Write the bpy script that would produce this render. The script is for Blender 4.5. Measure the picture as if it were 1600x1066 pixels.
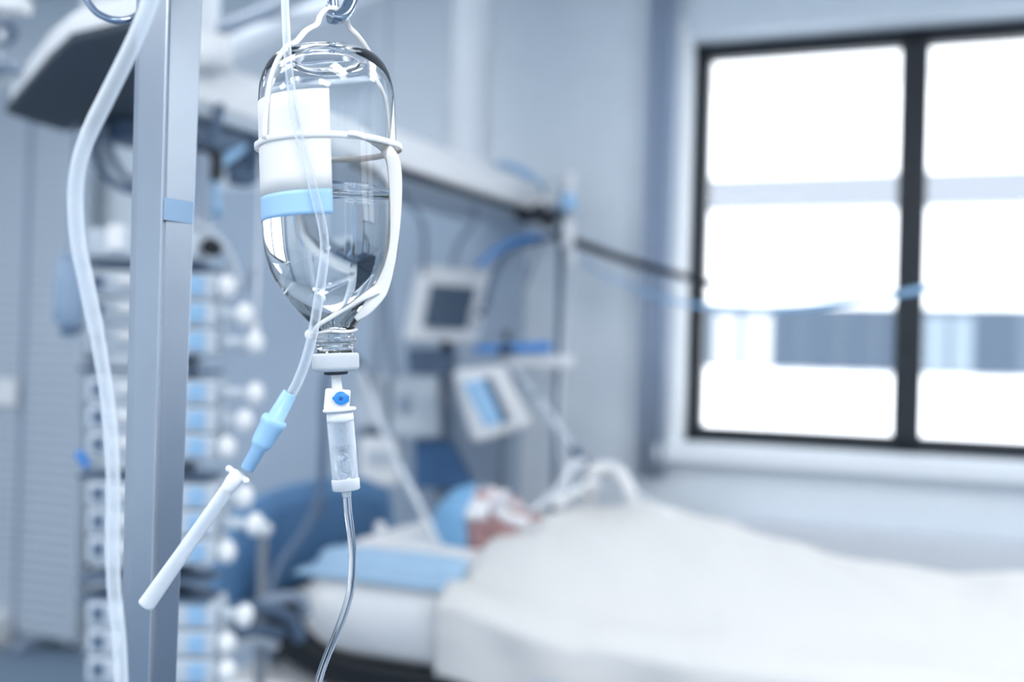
import bpy, bmesh, math, random
from mathutils import Vector, Matrix, noise
random.seed(7)
PI = math.pi
for o in list(bpy.data.objects):
    bpy.data.objects.remove(o, do_unlink=True)
scene = bpy.context.scene
C = scene.collection

# ------------------------------------------------------------------ camera
FPX = 1711.0
CAM = Vector((0, 0, 1.4))
cd = bpy.data.cameras.new('camera')
cam = bpy.data.objects.new('camera', cd)
C.objects.link(cam)
cd.sensor_width = 36.0
cd.lens = FPX / 1600.0 * 36.0
cd.clip_start = 0.02
cd.clip_end = 300
cd.dof.use_dof = True
cd.dof.focus_distance = 0.70
cd.dof.aperture_fstop = 3.2
ROT = Matrix.Rotation(PI/2 + math.radians(0.67), 4, 'X') @ Matrix.Rotation(math.radians(1.7), 4, 'Z')
cam.matrix_world = Matrix.Translation(CAM) @ ROT
scene.camera = cam

# ------------------------------------------------------------------ world, view
w = bpy.data.worlds.new('world'); scene.world = w
w.use_nodes = True
nt = w.node_tree; nt.nodes.clear()
wo = nt.nodes.new('ShaderNodeOutputWorld'); bg = nt.nodes.new('ShaderNodeBackground')
bg.inputs[0].default_value = (0.95, 0.975, 1.0, 1); bg.inputs[1].default_value = 2.6
nt.links.new(bg.outputs[0], wo.inputs[0])
scene.view_settings.view_transform = 'Standard'
scene.view_settings.look = 'None'
scene.view_settings.gamma = 1.0
scene.view_settings.use_curve_mapping = False
scene.view_settings.exposure = 0.12

def sun(energy, direction, color, angle):
    l = bpy.data.lights.new('sun', 'SUN'); l.energy = energy; l.color = color; l.angle = angle
    o = bpy.data.objects.new('sun', l); C.objects.link(o)
    o.rotation_euler = Vector(direction).to_track_quat('-Z', 'Y').to_euler()
    o.location = (0, -2, 12)
sun(5.0, (0.30, 0.80, -0.75), (1.0, 0.98, 0.95), 0.02)

def area(loc, sx, sy, energy, color=(1.0, 0.985, 0.965), rz=0):
    l = bpy.data.lights.new('ceiling_lamp_light', 'AREA'); l.shape = 'RECTANGLE'; l.size = sx; l.size_y = sy
    l.energy = energy; l.color = color
    o = bpy.data.objects.new('ceiling_lamp_light', l); C.objects.link(o)
    o.location = loc; o.rotation_euler = (0, 0, rz)
    return o

# ------------------------------------------------------------------ geometry of the place
AX = Vector((0.9285, -0.3714, 0)).normalized()      # along the window wall, to the right
OUT = Vector((0.3714, 0.9285, 0)).normalized()      # out through the window wall
W0 = Vector((0.68, 4.2, 0))                         # left edge of the window, floor level
RZ = math.atan2(AX.y, AX.x)
ROOM = Matrix.Translation(W0) @ Matrix.Rotation(RZ, 4, 'Z')
B0 = Vector((-0.41, 3.33, 0))
BED = Matrix.Translation(B0) @ Matrix.Rotation(RZ, 4, 'Z')   # x head to foot, y away from camera
RM3 = ROT.to_3x3()

def ray(px, py):
    return RM3 @ Vector(((px-800)/FPX, -(py-533)/FPX, -1.0))
def P(px, py, Y):
    d = ray(px, py); return CAM + d * (Y / d.y)
def PW(px, py, n):
    """where the sight line meets the vertical plane n metres inside the window plane"""
    d = ray(px, py); q = W0 - OUT*n
    t = (q - CAM).dot(OUT) / d.dot(OUT)
    return CAM + d*t
def RW(u, n, z):
    return ROOM @ Vector((u, -n, z))
def BD(x, y, z):
    return BED @ Vector((x, y, z))

CEIL = 3.0
LAMPS = [(-2.9, 2.1, 14), (-0.9, 1.9, 10), (2.0, 2.3, 34), (-2.9, 4.3, 18), (-0.9, 4.3, 22), (2.0, 4.6, 40), (-2.9, 6.5, 30), (-0.9, 6.5, 42), (2.0, 6.5, 50)]  # unseen ceiling panels; the rear row is added for frontal light
for (u, n, e_) in LAMPS:
    area(RW(u, n, CEIL-0.045), 1.1, 0.5, e_, rz=RZ)

# ------------------------------------------------------------------ materials
def lin(c):
    return tuple(((v/255)/12.92 if v/255 <= .04045 else (((v/255)+.055)/1.055)**2.4) for v in c)
def mat(name, rgb, rough=0.5, metal=0.0, var=0.04, scale=12, trans=0, ior=1.45, spec=None, sheen=0, bump=0, bscale=60, alpha=1, sss=0, emit=None, coat=0):
    m = bpy.data.materials.new(name); m.use_nodes = True
    n = m.node_tree.nodes; L = m.node_tree.links
    b = n['Principled BSDF']
    c = lin(rgb)
    tc = n.new('ShaderNodeTexCoord')
    if var > 0:
        nz = n.new('ShaderNodeTexNoise'); nz.inputs['Scale'].default_value = scale; nz.inputs['Detail'].default_value = 3
        L.new(tc.outputs['Object'], nz.inputs['Vector'])
        mx = n.new('ShaderNodeMixRGB')
        mx.inputs[1].default_value = tuple(v*(1-var) for v in c)+(1,)
        mx.inputs[2].default_value = tuple(min(1, v*(1+var)) for v in c)+(1,)
        L.new(nz.outputs[0], mx.inputs[0]); L.new(mx.outputs[0], b.inputs['Base Color'])
    else:
        b.inputs['Base Color'].default_value = c+(1,)
    b.inputs['Roughness'].default_value = rough
    b.inputs['Metallic'].default_value = metal
    b.inputs['IOR'].default_value = ior
    b.inputs['Transmission Weight'].default_value = trans
    b.inputs['Alpha'].default_value = alpha
    if spec is not None: b.inputs['Specular IOR Level'].default_value = spec
    if sheen: b.inputs['Sheen Weight'].default_value = sheen
    if coat: b.inputs['Coat Weight'].default_value = coat
    if sss:
        b.inputs['Subsurface Weight'].default_value = sss
        b.inputs['Subsurface Radius'].default_value = (0.02, 0.01, 0.006)
    if emit:
        b.inputs['Emission Color'].default_value = lin(emit[0])+(1,); b.inputs['Emission Strength'].default_value = emit[1]
    if bump:
        bz = n.new('ShaderNodeTexNoise'); bz.inputs['Scale'].default_value = bscale; bz.inputs['Detail'].default_value = 4
        L.new(tc.outputs['Object'], bz.inputs['Vector'])
        bp = n.new('ShaderNodeBump'); bp.inputs['Strength'].default_value = bump; bp.inputs['Distance'].default_value = 0.01
        L.new(bz.outputs[0], bp.inputs['Height']); L.new(bp.outputs[0], b.inputs['Normal'])
    return m

def see_through(name, rgb, amount, rough=0.15):
    """thin clear plastic: part transparent, part glossy body"""
    m = mat(name, rgb, rough, var=0.02)
    n = m.node_tree.nodes; L = m.node_tree.links
    b = n['Principled BSDF']; out = [x for x in n if x.type == 'OUTPUT_MATERIAL'][0]
    t = n.new('ShaderNodeBsdfTransparent'); t.inputs[0].default_value = (0.97, 0.985, 1, 1)
    lw = n.new('ShaderNodeLayerWeight'); lw.inputs[0].default_value = 0.55
    mr = n.new('ShaderNodeMapRange'); mr.inputs[1].default_value = 0; mr.inputs[2].default_value = 1
    mr.inputs[3].default_value = 1-amount; mr.inputs[4].default_value = min(1, (1-amount)+0.75)
    mx = n.new('ShaderNodeMixShader')
    L.new(lw.outputs['Facing'], mr.inputs[0]); L.new(mr.outputs[0], mx.inputs[0])
    L.new(t.outputs[0], mx.inputs[1]); L.new(b.outputs[0], mx.inputs[2]); L.new(mx.outputs[0], out.inputs[0])
    return m

M = {}
M['wall'] = mat('wall_paint', (216, 225, 233), .75, bump=.05)
M['reveal'] = mat('reveal_paint', (240, 244, 247), .6)
M['wall_low'] = mat('shaded_wall_panel', (170, 186, 203), .7)
M['ceiling'] = mat('ceiling_paint', (232, 236, 241), .8)
M['floor'] = mat('vinyl_floor', (112, 132, 152), .45, var=.08, scale=4)
M['black_frame'] = mat('black_window_paint', (24, 30, 38), .4)
M['column'] = mat('column_paint', (212, 219, 227), .6)
M['boom'] = mat('boom_paint', (196, 205, 215), .6)
M['sill'] = mat('sill_white', (228, 234, 240), .35)
M['duct'] = mat('wall_duct', (208, 214, 222), .5)
M['curtain'] = mat('curtain_cloth', (172, 187, 208), .85, sheen=.2, bump=.1, bscale=200)
M['alu'] = mat('brushed_aluminium', (180, 188, 198), .27, metal=1.0, var=.06, scale=30)
M['steel'] = mat('steel_rod', (150, 166, 184), .18, metal=1.0)
M['glass'] = mat('bottle_glass', (252, 254, 255), 0.0, var=0, trans=1.0, ior=1.48)
M['water'] = mat('clear_solution', (252, 254, 255), 0.0, var=0, trans=1.0, ior=1.33)
M['label'] = mat('label_paper', (232, 231, 229), .45, var=.015)
M['label_blue'] = mat('label_blue_band', (158, 198, 232), .45, var=.02)
M['strap'] = mat('strap_plastic', (236, 235, 233), .3, var=.01, sss=.3)
M['cap'] = mat('cap_rubber', (196, 202, 208), .5)
M['dark_rubber'] = mat('dark_rubber', (52, 58, 66), .6)
M['white_plastic'] = mat('white_plastic', (230, 232, 234), .4)
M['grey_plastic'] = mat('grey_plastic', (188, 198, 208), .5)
M['mid_grey'] = mat('mid_grey_plastic', (140, 154, 172), .5)
M['slate'] = mat('slate_plastic', (84, 104, 128), .5)
M['black'] = mat('black_plastic', (20, 24, 30), .5)
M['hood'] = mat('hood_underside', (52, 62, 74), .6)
M['blue_plastic'] = mat('blue_plastic', (156, 198, 232), .35, sss=.1)
M['valve_blue'] = mat('valve_blue', (52, 136, 214), .35)
M['pale_blue'] = mat('pale_blue_plastic', (150, 194, 232), .45)
M['key_blue'] = mat('pump_key_blue', (140, 180, 214), .4)
M['clear_tube'] = see_through('clear_tube', (225, 235, 244), .72, .08)
M['line2'] = see_through('line_clear', (232, 239, 246), .88, .06)
M['milky_tube'] = see_through('milky_tube', (232, 238, 244), .25, .3)
M['thick_tube'] = see_through('thick_tube', (222, 230, 238), .64, .2)
M['sheath'] = see_through('sheath_plastic', (230, 235, 240), .42, .25)
M['clear_plastic'] = see_through('chamber_plastic', (228, 236, 244), .86, .05)
M['sheet'] = mat('white_sheet', (210, 210, 209), .85, var=.01, sheen=.1, bump=.15, bscale=25)
M['mattress'] = mat('mattress_cover', (243, 243, 243), .7, var=.02)
M['pad'] = mat('blue_pad', (164, 196, 222), .8)
M['cap_blue'] = mat('surgical_cap_cloth', (134, 186, 226), .8, bump=.2, bscale=90)
M['skin'] = mat('skin', (196, 158, 158), .55, var=.12, scale=18, sss=.15)
M['gauze'] = mat('gauze', (238, 238, 240), .9)
M['headboard'] = mat('headboard_blue', (92, 136, 178), .45)
M['bag_blue'] = mat('bag_blue', (62, 100, 142), .7)
M['screen_dark'] = mat('screen_dark', (70, 88, 108), .2)
M['screen_blue'] = mat('screen_blue', (120, 160, 195), .2, emit=((150, 190, 225), .35))
M['panel_grey'] = mat('wall_panel_grey', (92, 110, 132), .4)
M['facade'] = mat('facade_render', (246, 247, 248), .8, var=.01)
M['facade_grey'] = mat('facade_band', (120, 125, 133), .8, var=.01)
M['facade_pane'] = mat('facade_pane', (50, 66, 84), .5, var=.08)
M['facade_pane_light'] = mat('facade_pane_light', (70, 84, 100), .5)
M['ground'] = mat('yard_ground', (200, 204, 210), .9)
M['pane'] = see_through('window_pane', (235, 245, 250), .98, .0)
# window pane: nearly clear, slight reflection
_n = M['pane'].node_tree.nodes
for x in _n:
    if x.type == 'MAP_RANGE': x.inputs[3].default_value = 0.02; x.inputs[4].default_value = 0.12

# partition with fine horizontal ribs
def ribbed():
    m = mat('ribbed_partition', (178, 190, 202), .6, var=.03, scale=3)
    n = m.node_tree.nodes; L = m.node_tree.links; b = n['Principled BSDF']
    tc = [x for x in n if x.type == 'TEX_COORD'][0]
    wv = n.new('ShaderNodeTexWave'); wv.bands_direction = 'Z'; wv.inputs['Scale'].default_value = 7.0; wv.inputs['Distortion'].default_value = 0
    L.new(tc.outputs['Object'], wv.inputs['Vector'])
    bp = n.new('ShaderNodeBump'); bp.inputs['Strength'].default_value = .5; bp.inputs['Distance'].default_value = .01
    L.new(wv.outputs['Fac'], bp.inputs['Height']); L.new(bp.outputs[0], b.inputs['Normal'])
    return m
M['ribbed'] = ribbed()

# ------------------------------------------------------------------ object helpers
MW = {}
def tag(o, label=None, cat=None, group=None, kind=None):
    if label: o['label'] = label
    if cat: o['category'] = cat
    if group: o['group'] = group
    if kind: o['kind'] = kind
    return o
def thing(name, loc, label, cat, group=None, rz=0):
    o = bpy.data.objects.new(name, None); C.objects.link(o)
    o.empty_display_size = .05
    o.location = loc; o.rotation_euler = (0, 0, rz)
    MW[o.name] = Matrix.Translation(Vector(loc)) @ Matrix.Rotation(rz, 4, 'Z')
    return tag(o, label, cat, group)
def dup(root, loc, rz, label, group):
    r = root.copy(); C.objects.link(r); r.location = loc; r.rotation_euler = (0, 0, rz); r['label'] = label
    if group: r['group'] = group
    MW[r.name] = Matrix.Translation(Vector(loc)) @ Matrix.Rotation(rz, 4, 'Z')
    for ch in list(root.children):
        c = ch.copy(); C.objects.link(c); c.parent = r
        for g in list(ch.children):
            d = g.copy(); C.objects.link(d); d.parent = c
    return r

def smooth_path(pts, n=8):
    pts = [Vector(p) for p in pts]
    if len(pts) < 3: return pts
    q = [pts[0]*2-pts[1]] + pts + [pts[-1]*2-pts[-2]]
    res = []
    for i in range(1, len(q)-2):
        for k in range(n):
            t = k/n; p0, p1, p2, p3 = q[i-1:i+3]
            res.append(0.5*((2*p1) + (p2-p0)*t + (2*p0-5*p1+4*p2-p3)*t*t + (3*p1-p0-3*p2+p3)*t**3))
    res.append(pts[-1])
    return res

class MB:
    def __init__(s): s.bm = bmesh.new()
    def box(s, c, size, mtx=None, bev=0.0, seg=2):
        b = bmesh.new(); bmesh.ops.create_cube(b, size=1)
        for v in b.verts: v.co = Vector((v.co.x*size[0], v.co.y*size[1], v.co.z*size[2]))
        if bev > 0:
            bmesh.ops.bevel(b, geom=list(b.edges), offset=min(bev, min(size)*.45), segments=seg, profile=.5, affect='EDGES')
        T = Matrix.Translation(Vector(c))
        if mtx is not None: T = mtx @ T
        s._merge(b, T); return s
    def _merge(s, b, T=None):
        if T is not None: bmesh.ops.transform(b, matrix=T, verts=b.verts)
        me = bpy.data.meshes.new('tmp'); b.to_mesh(me); b.free(); s.bm.from_mesh(me); bpy.data.meshes.remove(me)
    def rings(s, rings, closed=True, cap=True, smooth=True):
        R = [[s.bm.verts.new(p) for p in r] for r in rings]
        n = len(R[0])
        for i in range(len(R)-1):
            for k in range(n if closed else n-1):
                f = s.bm.faces.new((R[i][k], R[i][(k+1) % n], R[i+1][(k+1) % n], R[i+1][k])); f.smooth = smooth
        if cap and closed:
            for r, rev in ((R[0], True), (R[-1], False)):
                f = s.bm.faces.new(r[::-1] if rev else r); f.smooth = False
        return s
    def tube(s, pts, r, seg=10, sm=6, cap=True):
        raw = [Vector(p) for p in pts]
        pp = smooth_path(raw, sm) if sm else raw
        nr = len(pp)
        if not isinstance(r, (list, tuple)): rr = [r]*nr
        else:
            rr = []
            for i in range(nr):
                t = i/(nr-1)*(len(r)-1); k = min(int(t), len(r)-2); rr.append(r[k]+(r[k+1]-r[k])*(t-k))
        up = None; rings = []
        for i, p in enumerate(pp):
            t = (pp[min(i+1, nr-1)]-pp[max(i-1, 0)])
            if t.length < 1e-9: t = Vector((0, 0, 1))
            t.normalize()
            if up is None:
                up = Vector((0, 1, 0)) if abs(t.y) < .9 else Vector((1, 0, 0))
            up = (up - t*up.dot(t)).normalized(); sd = t.cross(up)
            rings.append([p + (up*math.cos(a)+sd*math.sin(a))*rr[i] for a in (2*PI*k/seg for k in range(seg))])
        return s.rings(rings, cap=cap)
    def lathe(s, prof, o, ax, seg=32, cap=False, ref=None):
        """prof: (distance along ax, radius)"""
        ax = Vector(ax).normalized(); o = Vector(o)
        u = Vector((0, 1, 0)) if ref is None else Vector(ref)
        if abs(ax.dot(u)) > .95: u = Vector((1, 0, 0))
        u = (u-ax*u.dot(ax)).normalized(); v = ax.cross(u)
        rings = [[o+ax*a+(u*math.cos(t)+v*math.sin(t))*max(r, 1e-5) for t in (2*PI*k/seg for k in range(seg))] for a, r in prof]
        return s.rings(rings, cap=cap)
    def ball(s, c, r, mtx=None, seg=20):
        b = bmesh.new(); bmesh.ops.create_uvsphere(b, u_segments=seg, v_segments=seg//2+2, radius=1)
        r = (r, r, r) if not isinstance(r, (tuple, list)) else r
        T = Matrix.Translation(Vector(c)) @ (mtx if mtx is not None else Matrix.Identity(4)) @ Matrix.Diagonal((r[0], r[1], r[2], 1))
        for f in b.faces: f.smooth = True
        s._merge(b, T); return s
    def prism(s, front, back, bev=0.0, seg=3):
        b = bmesh.new(); F = [b.verts.new(p) for p in front]; K = [b.verts.new(p) for p in back]; n = len(F)
        b.faces.new(F); b.faces.new(K[::-1])
        side = []
        for i in range(n):
            b.faces.new((F[i], K[i], K[(i+1) % n], F[(i+1) % n]))
        if bev > 0:
            bmesh.ops.bevel(b, geom=list(b.edges), offset=bev, segments=seg, profile=.5, affect='EDGES', clamp_overlap=True)
        bmesh.ops.recalc_face_normals(b, faces=b.faces)
        s._merge(b); return s
    def ribbon(s, pts, widths, thick, wdir, sm=6):
        pp = smooth_path(pts, sm); n = len(pp); rings = []
        for i, p in enumerate(pp):
            t = (pp[min(i+1, n-1)]-pp[max(i-1, 0)]).normalized()
            k = i/(n-1)*(len(widths)-1); a = min(int(k), len(widths)-2); wv = widths[a]+(widths[a+1]-widths[a])*(k-a)
            nn = Vector(wdir); nn = (nn-t*nn.dot(t)).normalized()   # thickness direction
            sd = t.cross(nn)
            h = thick/2; q = wv/2
            rings.append([p+sd*q+nn*h*.4, p+sd*q*.8+nn*h, p-sd*q*.8+nn*h, p-sd*q+nn*h*.4, p-sd*q-nn*h*.4, p-sd*q*.8-nn*h, p+sd*q*.8-nn*h, p+sd*q-nn*h*.4])
        return s.rings(rings)
    def build(s, name, m, parent=None, world=True):
        bmesh.ops.recalc_face_normals(s.bm, faces=s.bm.faces)
        if parent is not None and world:
            inv = MW[parent.name].inverted()
            bmesh.ops.transform(s.bm, matrix=inv, verts=s.bm.verts)
        me = bpy.data.meshes.new(name)
        if parent is None:                      # give the object its own origin
            vs = [v.co for v in s.bm.verts]
            c = Vector((sum(v.x for v in vs)/len(vs), sum(v.y for v in vs)/len(vs), min(v.z for v in vs)))
            bmesh.ops.translate(s.bm, vec=-c, verts=s.bm.verts)
        s.bm.to_mesh(me); s.bm.free()
        me.materials.append(m if not isinstance(m, str) else M[m])
        o = bpy.data.objects.new(name, me); C.objects.link(o)
        if parent is not None:
            o.parent = parent; MW[o.name] = MW[parent.name]
        else:
            o.location = c; MW[o.name] = Matrix.Translation(c)
        return o
def struct(name, mb, m, parent=None):
    o = mb.build(name, m, parent)
    if parent is None: o['kind'] = 'structure'
    return o

# ================================================================== THE ROOM
UL, UR, NB = -4.6, 3.6, 7.6          # room extent along the window wall, and depth
IN = 0.20                            # window sits this deep in the wall
WB, WT = 1.09, 2.60
UW0, UW1 = 0.0, 2.37
m_ = MB(); m_.box(((UL+UR)/2, -NB/2+IN/2, -.05), (UR-UL+.4, NB+.2, .1), ROOM); struct('floor', m_, 'floor')
m_ = MB(); m_.box(((UL+UR)/2, -NB/2+IN/2, CEIL+.05), (UR-UL+.4, NB+.2, .1), ROOM); struct('ceiling', m_, 'ceiling')
m_ = MB()
yc = -IN/2+.04; th = IN+.08
m_.box(((UL+UW0)/2, yc, CEIL/2), (UW0-UL, th, CEIL), ROOM)
m_.box(((UR+UW1)/2, yc, CEIL/2), (UR-UW1, th, CEIL), ROOM)
m_.box(((UW0+UW1)/2, yc, WB/2), (UW1-UW0, th, WB), ROOM)
m_.box(((UW0+UW1)/2, yc, (WT+CEIL)/2), (UW1-UW0, th, CEIL-WT), ROOM)
struct('wall_window', m_, 'wall')
m_ = MB(); m_.box((UL-.05, -NB/2, CEIL/2), (.1, NB+.1, CEIL), ROOM); struct('wall_left', m_, 'wall')
m_ = MB(); V0_, V1_ = 2.5, 3.9     # opening for an added side window out of view
for (a, b, c_, d_) in ((-.1, V0_, 0, CEIL), (V1_, NB, 0, CEIL), (V0_, V1_, 0, 1.8), (V0_, V1_, 2.6, CEIL)):
    m_.box((UR+.05, -(a+b)/2, (c_+d_)/2), (.1, b-a, d_-c_), ROOM)
struct('wall_right', m_, 'wall')
m_ = MB()
for (a, b, c_, d_) in ((V0_, V0_+.06, 1.8, 2.6), (V1_-.06, V1_, 1.8, 2.6), ((V0_+V1_)/2-.045, (V0_+V1_)/2+.045, 1.8, 2.6), (V0_, V1_, 1.8, 1.86), (V0_, V1_, 2.54, 2.6)):
    m_.box((UR+.05, -(a+b)/2, (c_+d_)/2), (.07, b-a, d_-c_), ROOM, .004)
win2 = struct('added_window', m_, 'black_frame')  # unseen window added so the post's right face reflects daylight
for a, b in ((V0_+.06, (V0_+V1_)/2-.045), ((V0_+V1_)/2+.045, V1_-.06)):
    m_ = MB(); m_.box((UR+.05, -(a+b)/2, 2.2), (.006, b-a+.01, .69), ROOM); m_.build('pane', 'pane', win2)
m_ = MB(); m_.box(((UL+UR)/2, -NB-.05, CEIL/2), (UR-UL+.2, .1, CEIL), ROOM); struct('wall_rear', m_, 'wall')

# window: frame, mullions, panes
def bar(mb, u0, u1, z0, z1, y0=-.035, y1=.035, bev=.004):
    mb.box(((u0+u1)/2, (y0+y1)/2, (z0+z1)/2), (u1-u0, y1-y0, z1-z0), ROOM, bev)
m_ = MB(); f = .058
bar(m_, UW0, UW0+f, WB, WT); bar(m_, UW1-f, UW1, WB, WT); bar(m_, UW0, UW1, WB, WB+f); bar(m_, UW0, UW1, WT-f, WT)
bar(m_, .79-.048, .79+.048, WB, WT); bar(m_, 1.58-.048, 1.58+.048, WB, WT)
win = struct('window_1', m_, 'black_frame')
for (a, b) in ((UW0+f, .742), (.838, 1.532), (1.628, UW1-f)):
    m_ = MB(); m_.box(((a+b)/2, 0, (WB+WT)/2), (b-a+.01, .006, WT-WB-2*f+.01), ROOM); o = m_.build('pane', 'pane', win)
cab = thing('added_cabinet', RW(UR-.25, 3.2, 0), 'unseen slate cabinet added to darken the lower post reflection, under the added side window', 'cabinet')  # cabinet added out of view to darken the post's lower reflection
m_ = MB(); m_.box((UR-.25, -3.2, .60), (.46, 2.4, 1.08), ROOM, .01); m_.build('body', 'slate', cab)
for k in range(4):
    m_ = MB(); m_.box((UR-.49, -3.2+(k-1.5)*.595, .60), (.02, .585, 1.02), ROOM, .004); dr = m_.build('door', 'mid_grey', cab)
    m_ = MB(); m_.box((UR-.51, -3.2+(k-1.5)*.595+.22, .70), (.02, .015, .16), ROOM, .004); m_.build('handle', 'steel', dr)
m_ = MB(); m_.box((UR-.25, -3.2, .03), (.42, 2.34, .06), ROOM); m_.build('plinth', 'slate', cab)
# sill, radiator duct, reveal linings
m_ = MB(); m_.box(((UW0+UW1)/2, -IN/2-.03, WB-.032), (UW1-UW0+.12, IN+.06, .064), ROOM, .008)
struct('trim_1', m_, 'sill')
m_ = MB(); m_.box((UW0-.003, -IN/2-.02, (WB+WT)/2), (.012, IN-.03, WT-WB), ROOM); m_.box((UW0-.04, -IN-.004, (WB+WT)/2), (.085, .012, WT-WB+.1), ROOM, .003)
struct('trim_2', m_, 'reveal')
m_ = MB(); m_.box(((UW0+.2+UR)/2, -IN-.06, .42), (UR-UW0-.2, .12, .84), ROOM, .01)
struct('trim_3', m_, 'duct')
# narrow raised strips on the long wall
for i, (px, wd) in enumerate(((552, .02), (590, .012))):
    c = PW(px, 500, IN+.006)
    m_ = MB(); loc = ROOM.inverted() @ c
    m_.box((loc.x, loc.y, CEIL/2), (wd, .012, CEIL), ROOM); struct('trim_%d' % (4+i), m_, 'wall')

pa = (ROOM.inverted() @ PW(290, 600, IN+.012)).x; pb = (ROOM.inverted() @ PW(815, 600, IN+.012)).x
m_ = MB(); m_.box(((pa+pb)/2, -IN-.008, 1.04), (pb-pa, .016, 2.08), ROOM, .006); struct('trim_6', m_, 'wall_low')  # wall panel; its darker colour also carries shade from the beam
# dark switch panel high on the wall
c = PW(725, 185, IN+.012); l = ROOM.inverted() @ c
t = thing('wall_panel', c, 'small dark grey square panel high on the pale wall', 'wall panel')
m_ = MB(); m_.box((l.x, l.y, l.z), (.125, .022, .115), ROOM, .004); m_.build('faceplate', 'panel_grey', t)
m_ = MB(); m_.box((l.x, l.y-.013, l.z), (.09, .006, .08), ROOM, .002); m_.build('insert', 'slate', t)

# curtain gathered beside the window
def wavy(mb, u0, u1, n, z0, z1, amp, waves, thick=.006):
    N = 90; ring = []
    fr = []; bk = []
    for i in range(N+1):
        k = i/N; u = u0+(u1-u0)*k; y = -(n+amp*math.sin(k*waves*2*PI))
        fr.append(Vector((u, y-thick/2, 0))); bk.append(Vector((u, y+thick/2, 0)))
    outline = fr+bk[::-1]
    rows = []
    for z in (z0, z0+.3*(z1-z0), z0+.7*(z1-z0), z1):
        rows.append([ROOM @ Vector((p.x, p.y, z)) for p in outline])
    mb.rings(rows)
ul = (ROOM.inverted() @ PW(1004, 400, .25)).x; ur = (ROOM.inverted() @ PW(1049, 400, .25)).x
t = thing('window_curtain', RW((ul+ur)/2, .27, .97), 'narrow blue-grey curtain gathered at the left of the window', 'curtain')
m_ = MB(); wavy(m_, ul, ur, .255, .965, 2.92, .022, 2.5); m_.build('cloth', 'curtain', t)
m_ = MB(); m_.tube([RW(ul-.05, .255, 2.93), RW(ur+.1, .255, 2.93)], .011, sm=0)
for uu in (ul, ur+.06): m_.tube([RW(uu, .255, 2.93), RW(uu, .195, 2.93)], .008, sm=0)
m_.build('curtain_rail', 'grey_plastic', t)

# ribbed screen at far left with white plates
ul = -4.35; ur = (ROOM.inverted() @ PW(128, 800, .30)).x
t = thing('partition_screen', RW((ul+ur)/2, .3, 0), 'pale ribbed partition screen at the far left of the room', 'partition screen')
seam = (ROOM.inverted() @ PW(40, 600, .30)).x
for (a, b) in ((ul, seam-.012), (seam+.012, ur)):
    m_ = MB(); m_.box(((a+b)/2, -.30, 1.3), (b-a, .05, 2.5), ROOM, .02); m_.build('screen_panel', 'ribbed', t)
m_ = MB(); m_.box((seam, -.30, 1.3), (.03, .04, 2.5), ROOM, .004); m_.build('hinge_post', 'mid_grey', t)
for uu in (ul+.2, ur-.25): m_ = MB(); m_.box((uu, -.30, .028), (.08, .22, .05), ROOM, .01); m_.build('foot', 'mid_grey', t)
c = PW(3, 613, .335); l = ROOM.inverted() @ c
m_ = MB(); m_.box((l.x, l.y-.004, l.z), (.19, .018, .13), ROOM, .01); o = m_.build('socket_plate', 'white_plastic'); tag(o, 'white socket plate on the ribbed partition screen', 'socket plate')
c = PW(-8, 1005, .335); l = ROOM.inverted() @ c
m_ = MB(); m_.box((l.x, l.y-.05, .075), (.17, .14, .15), ROOM, .012); o = m_.build('floor_box', 'white_plastic'); tag(o, 'white box on the floor below the ribbed partition screen', 'box')

# ceiling lights
first = None
for i, (u, n, e_) in enumerate(LAMPS):
    loc = RW(u, n, CEIL)
    if first is None:
        first = thing('ceiling_light', loc, 'unseen flat white ceiling light panel above the room', 'ceiling light', 'ceiling light panels', RZ)
        m_ = MB()
        for sx, sy, cx, cy in ((1.2, .03, 0, .285), (1.2, .03, 0, -.285), (.03, .6, .6, 0), (.03, .6, -.6, 0)):
            m_.box((cx, cy, -.02), (sx, sy, .038), None, .003)
        m_.build('frame', 'white_plastic', first, world=False)
        m_ = MB(); m_.box((0, 0, -.012), (1.16, .54, .012)); m_.build('diffuser', mat('diffuser', (240, 245, 250), .5, emit=((235, 243, 255), 2.2)), first, world=False)
    else:
        dup(first, loc, RZ, 'unseen flat white ceiling light panel above the room', 'ceiling light panels')

# ================================================================== OUTSIDE
DF = 27.0
def fac(px, py): return PW(px, py, -DF)
ti = ROOM.inverted()
def fx(px, py=530): return (ti @ fac(px, py)).x
def fz(px, py): return (ti @ fac(px, py)).z
bld = thing('building', RW(8, -DF, -6), 'white building with a dark strip of windows seen through the window', 'building')
m_ = MB(); m_.box((6, DF+4, 1.5), (70, 8, 15), ROOM); m_.build('wall', 'facade', bld)
z0, z1 = fz(1250, 577), fz(1250, 480)
m_ = MB(); m_.box(((fx(1108)+fx(1900))/2-3, DF-.02, (z0+z1)/2), (fx(1900)-fx(1108)+6, .1, z1-z0), ROOM); m_.build('window_recess', 'facade_pane_light', bld)
for (a, b) in ((1213, 1248), (1256, 1308), (1316, 1362), (1370, 1398), (1527, 1588), (1640, 1700), (1710, 1780)):
    m_ = MB(); m_.box(((fx(a)+fx(b))/2, DF-.08, (z0+z1)/2), (fx(b)-fx(a), .08, z1-z0), ROOM); m_.build('window', 'facade_pane', bld)
M['pane_white'] = mat('blind_white', (168, 172, 176), .8)
M['pane_mid'] = mat('pane_mid', (112, 126, 138), .6)
for (a, b) in ((1118, 1153), (1164, 1206), (1445, 1480), (1486, 1520)):
    m_ = MB(); m_.box(((fx(a)+fx(b))/2, DF-.08, (z0+z1)/2-.1), (fx(b)-fx(a), .08, z1-z0-.25), ROOM); m_.build('window', 'pane_white' if a < 1300 else 'pane_mid', bld)
za, zb = fz(1250, 326), fz(1250, 276)
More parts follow.
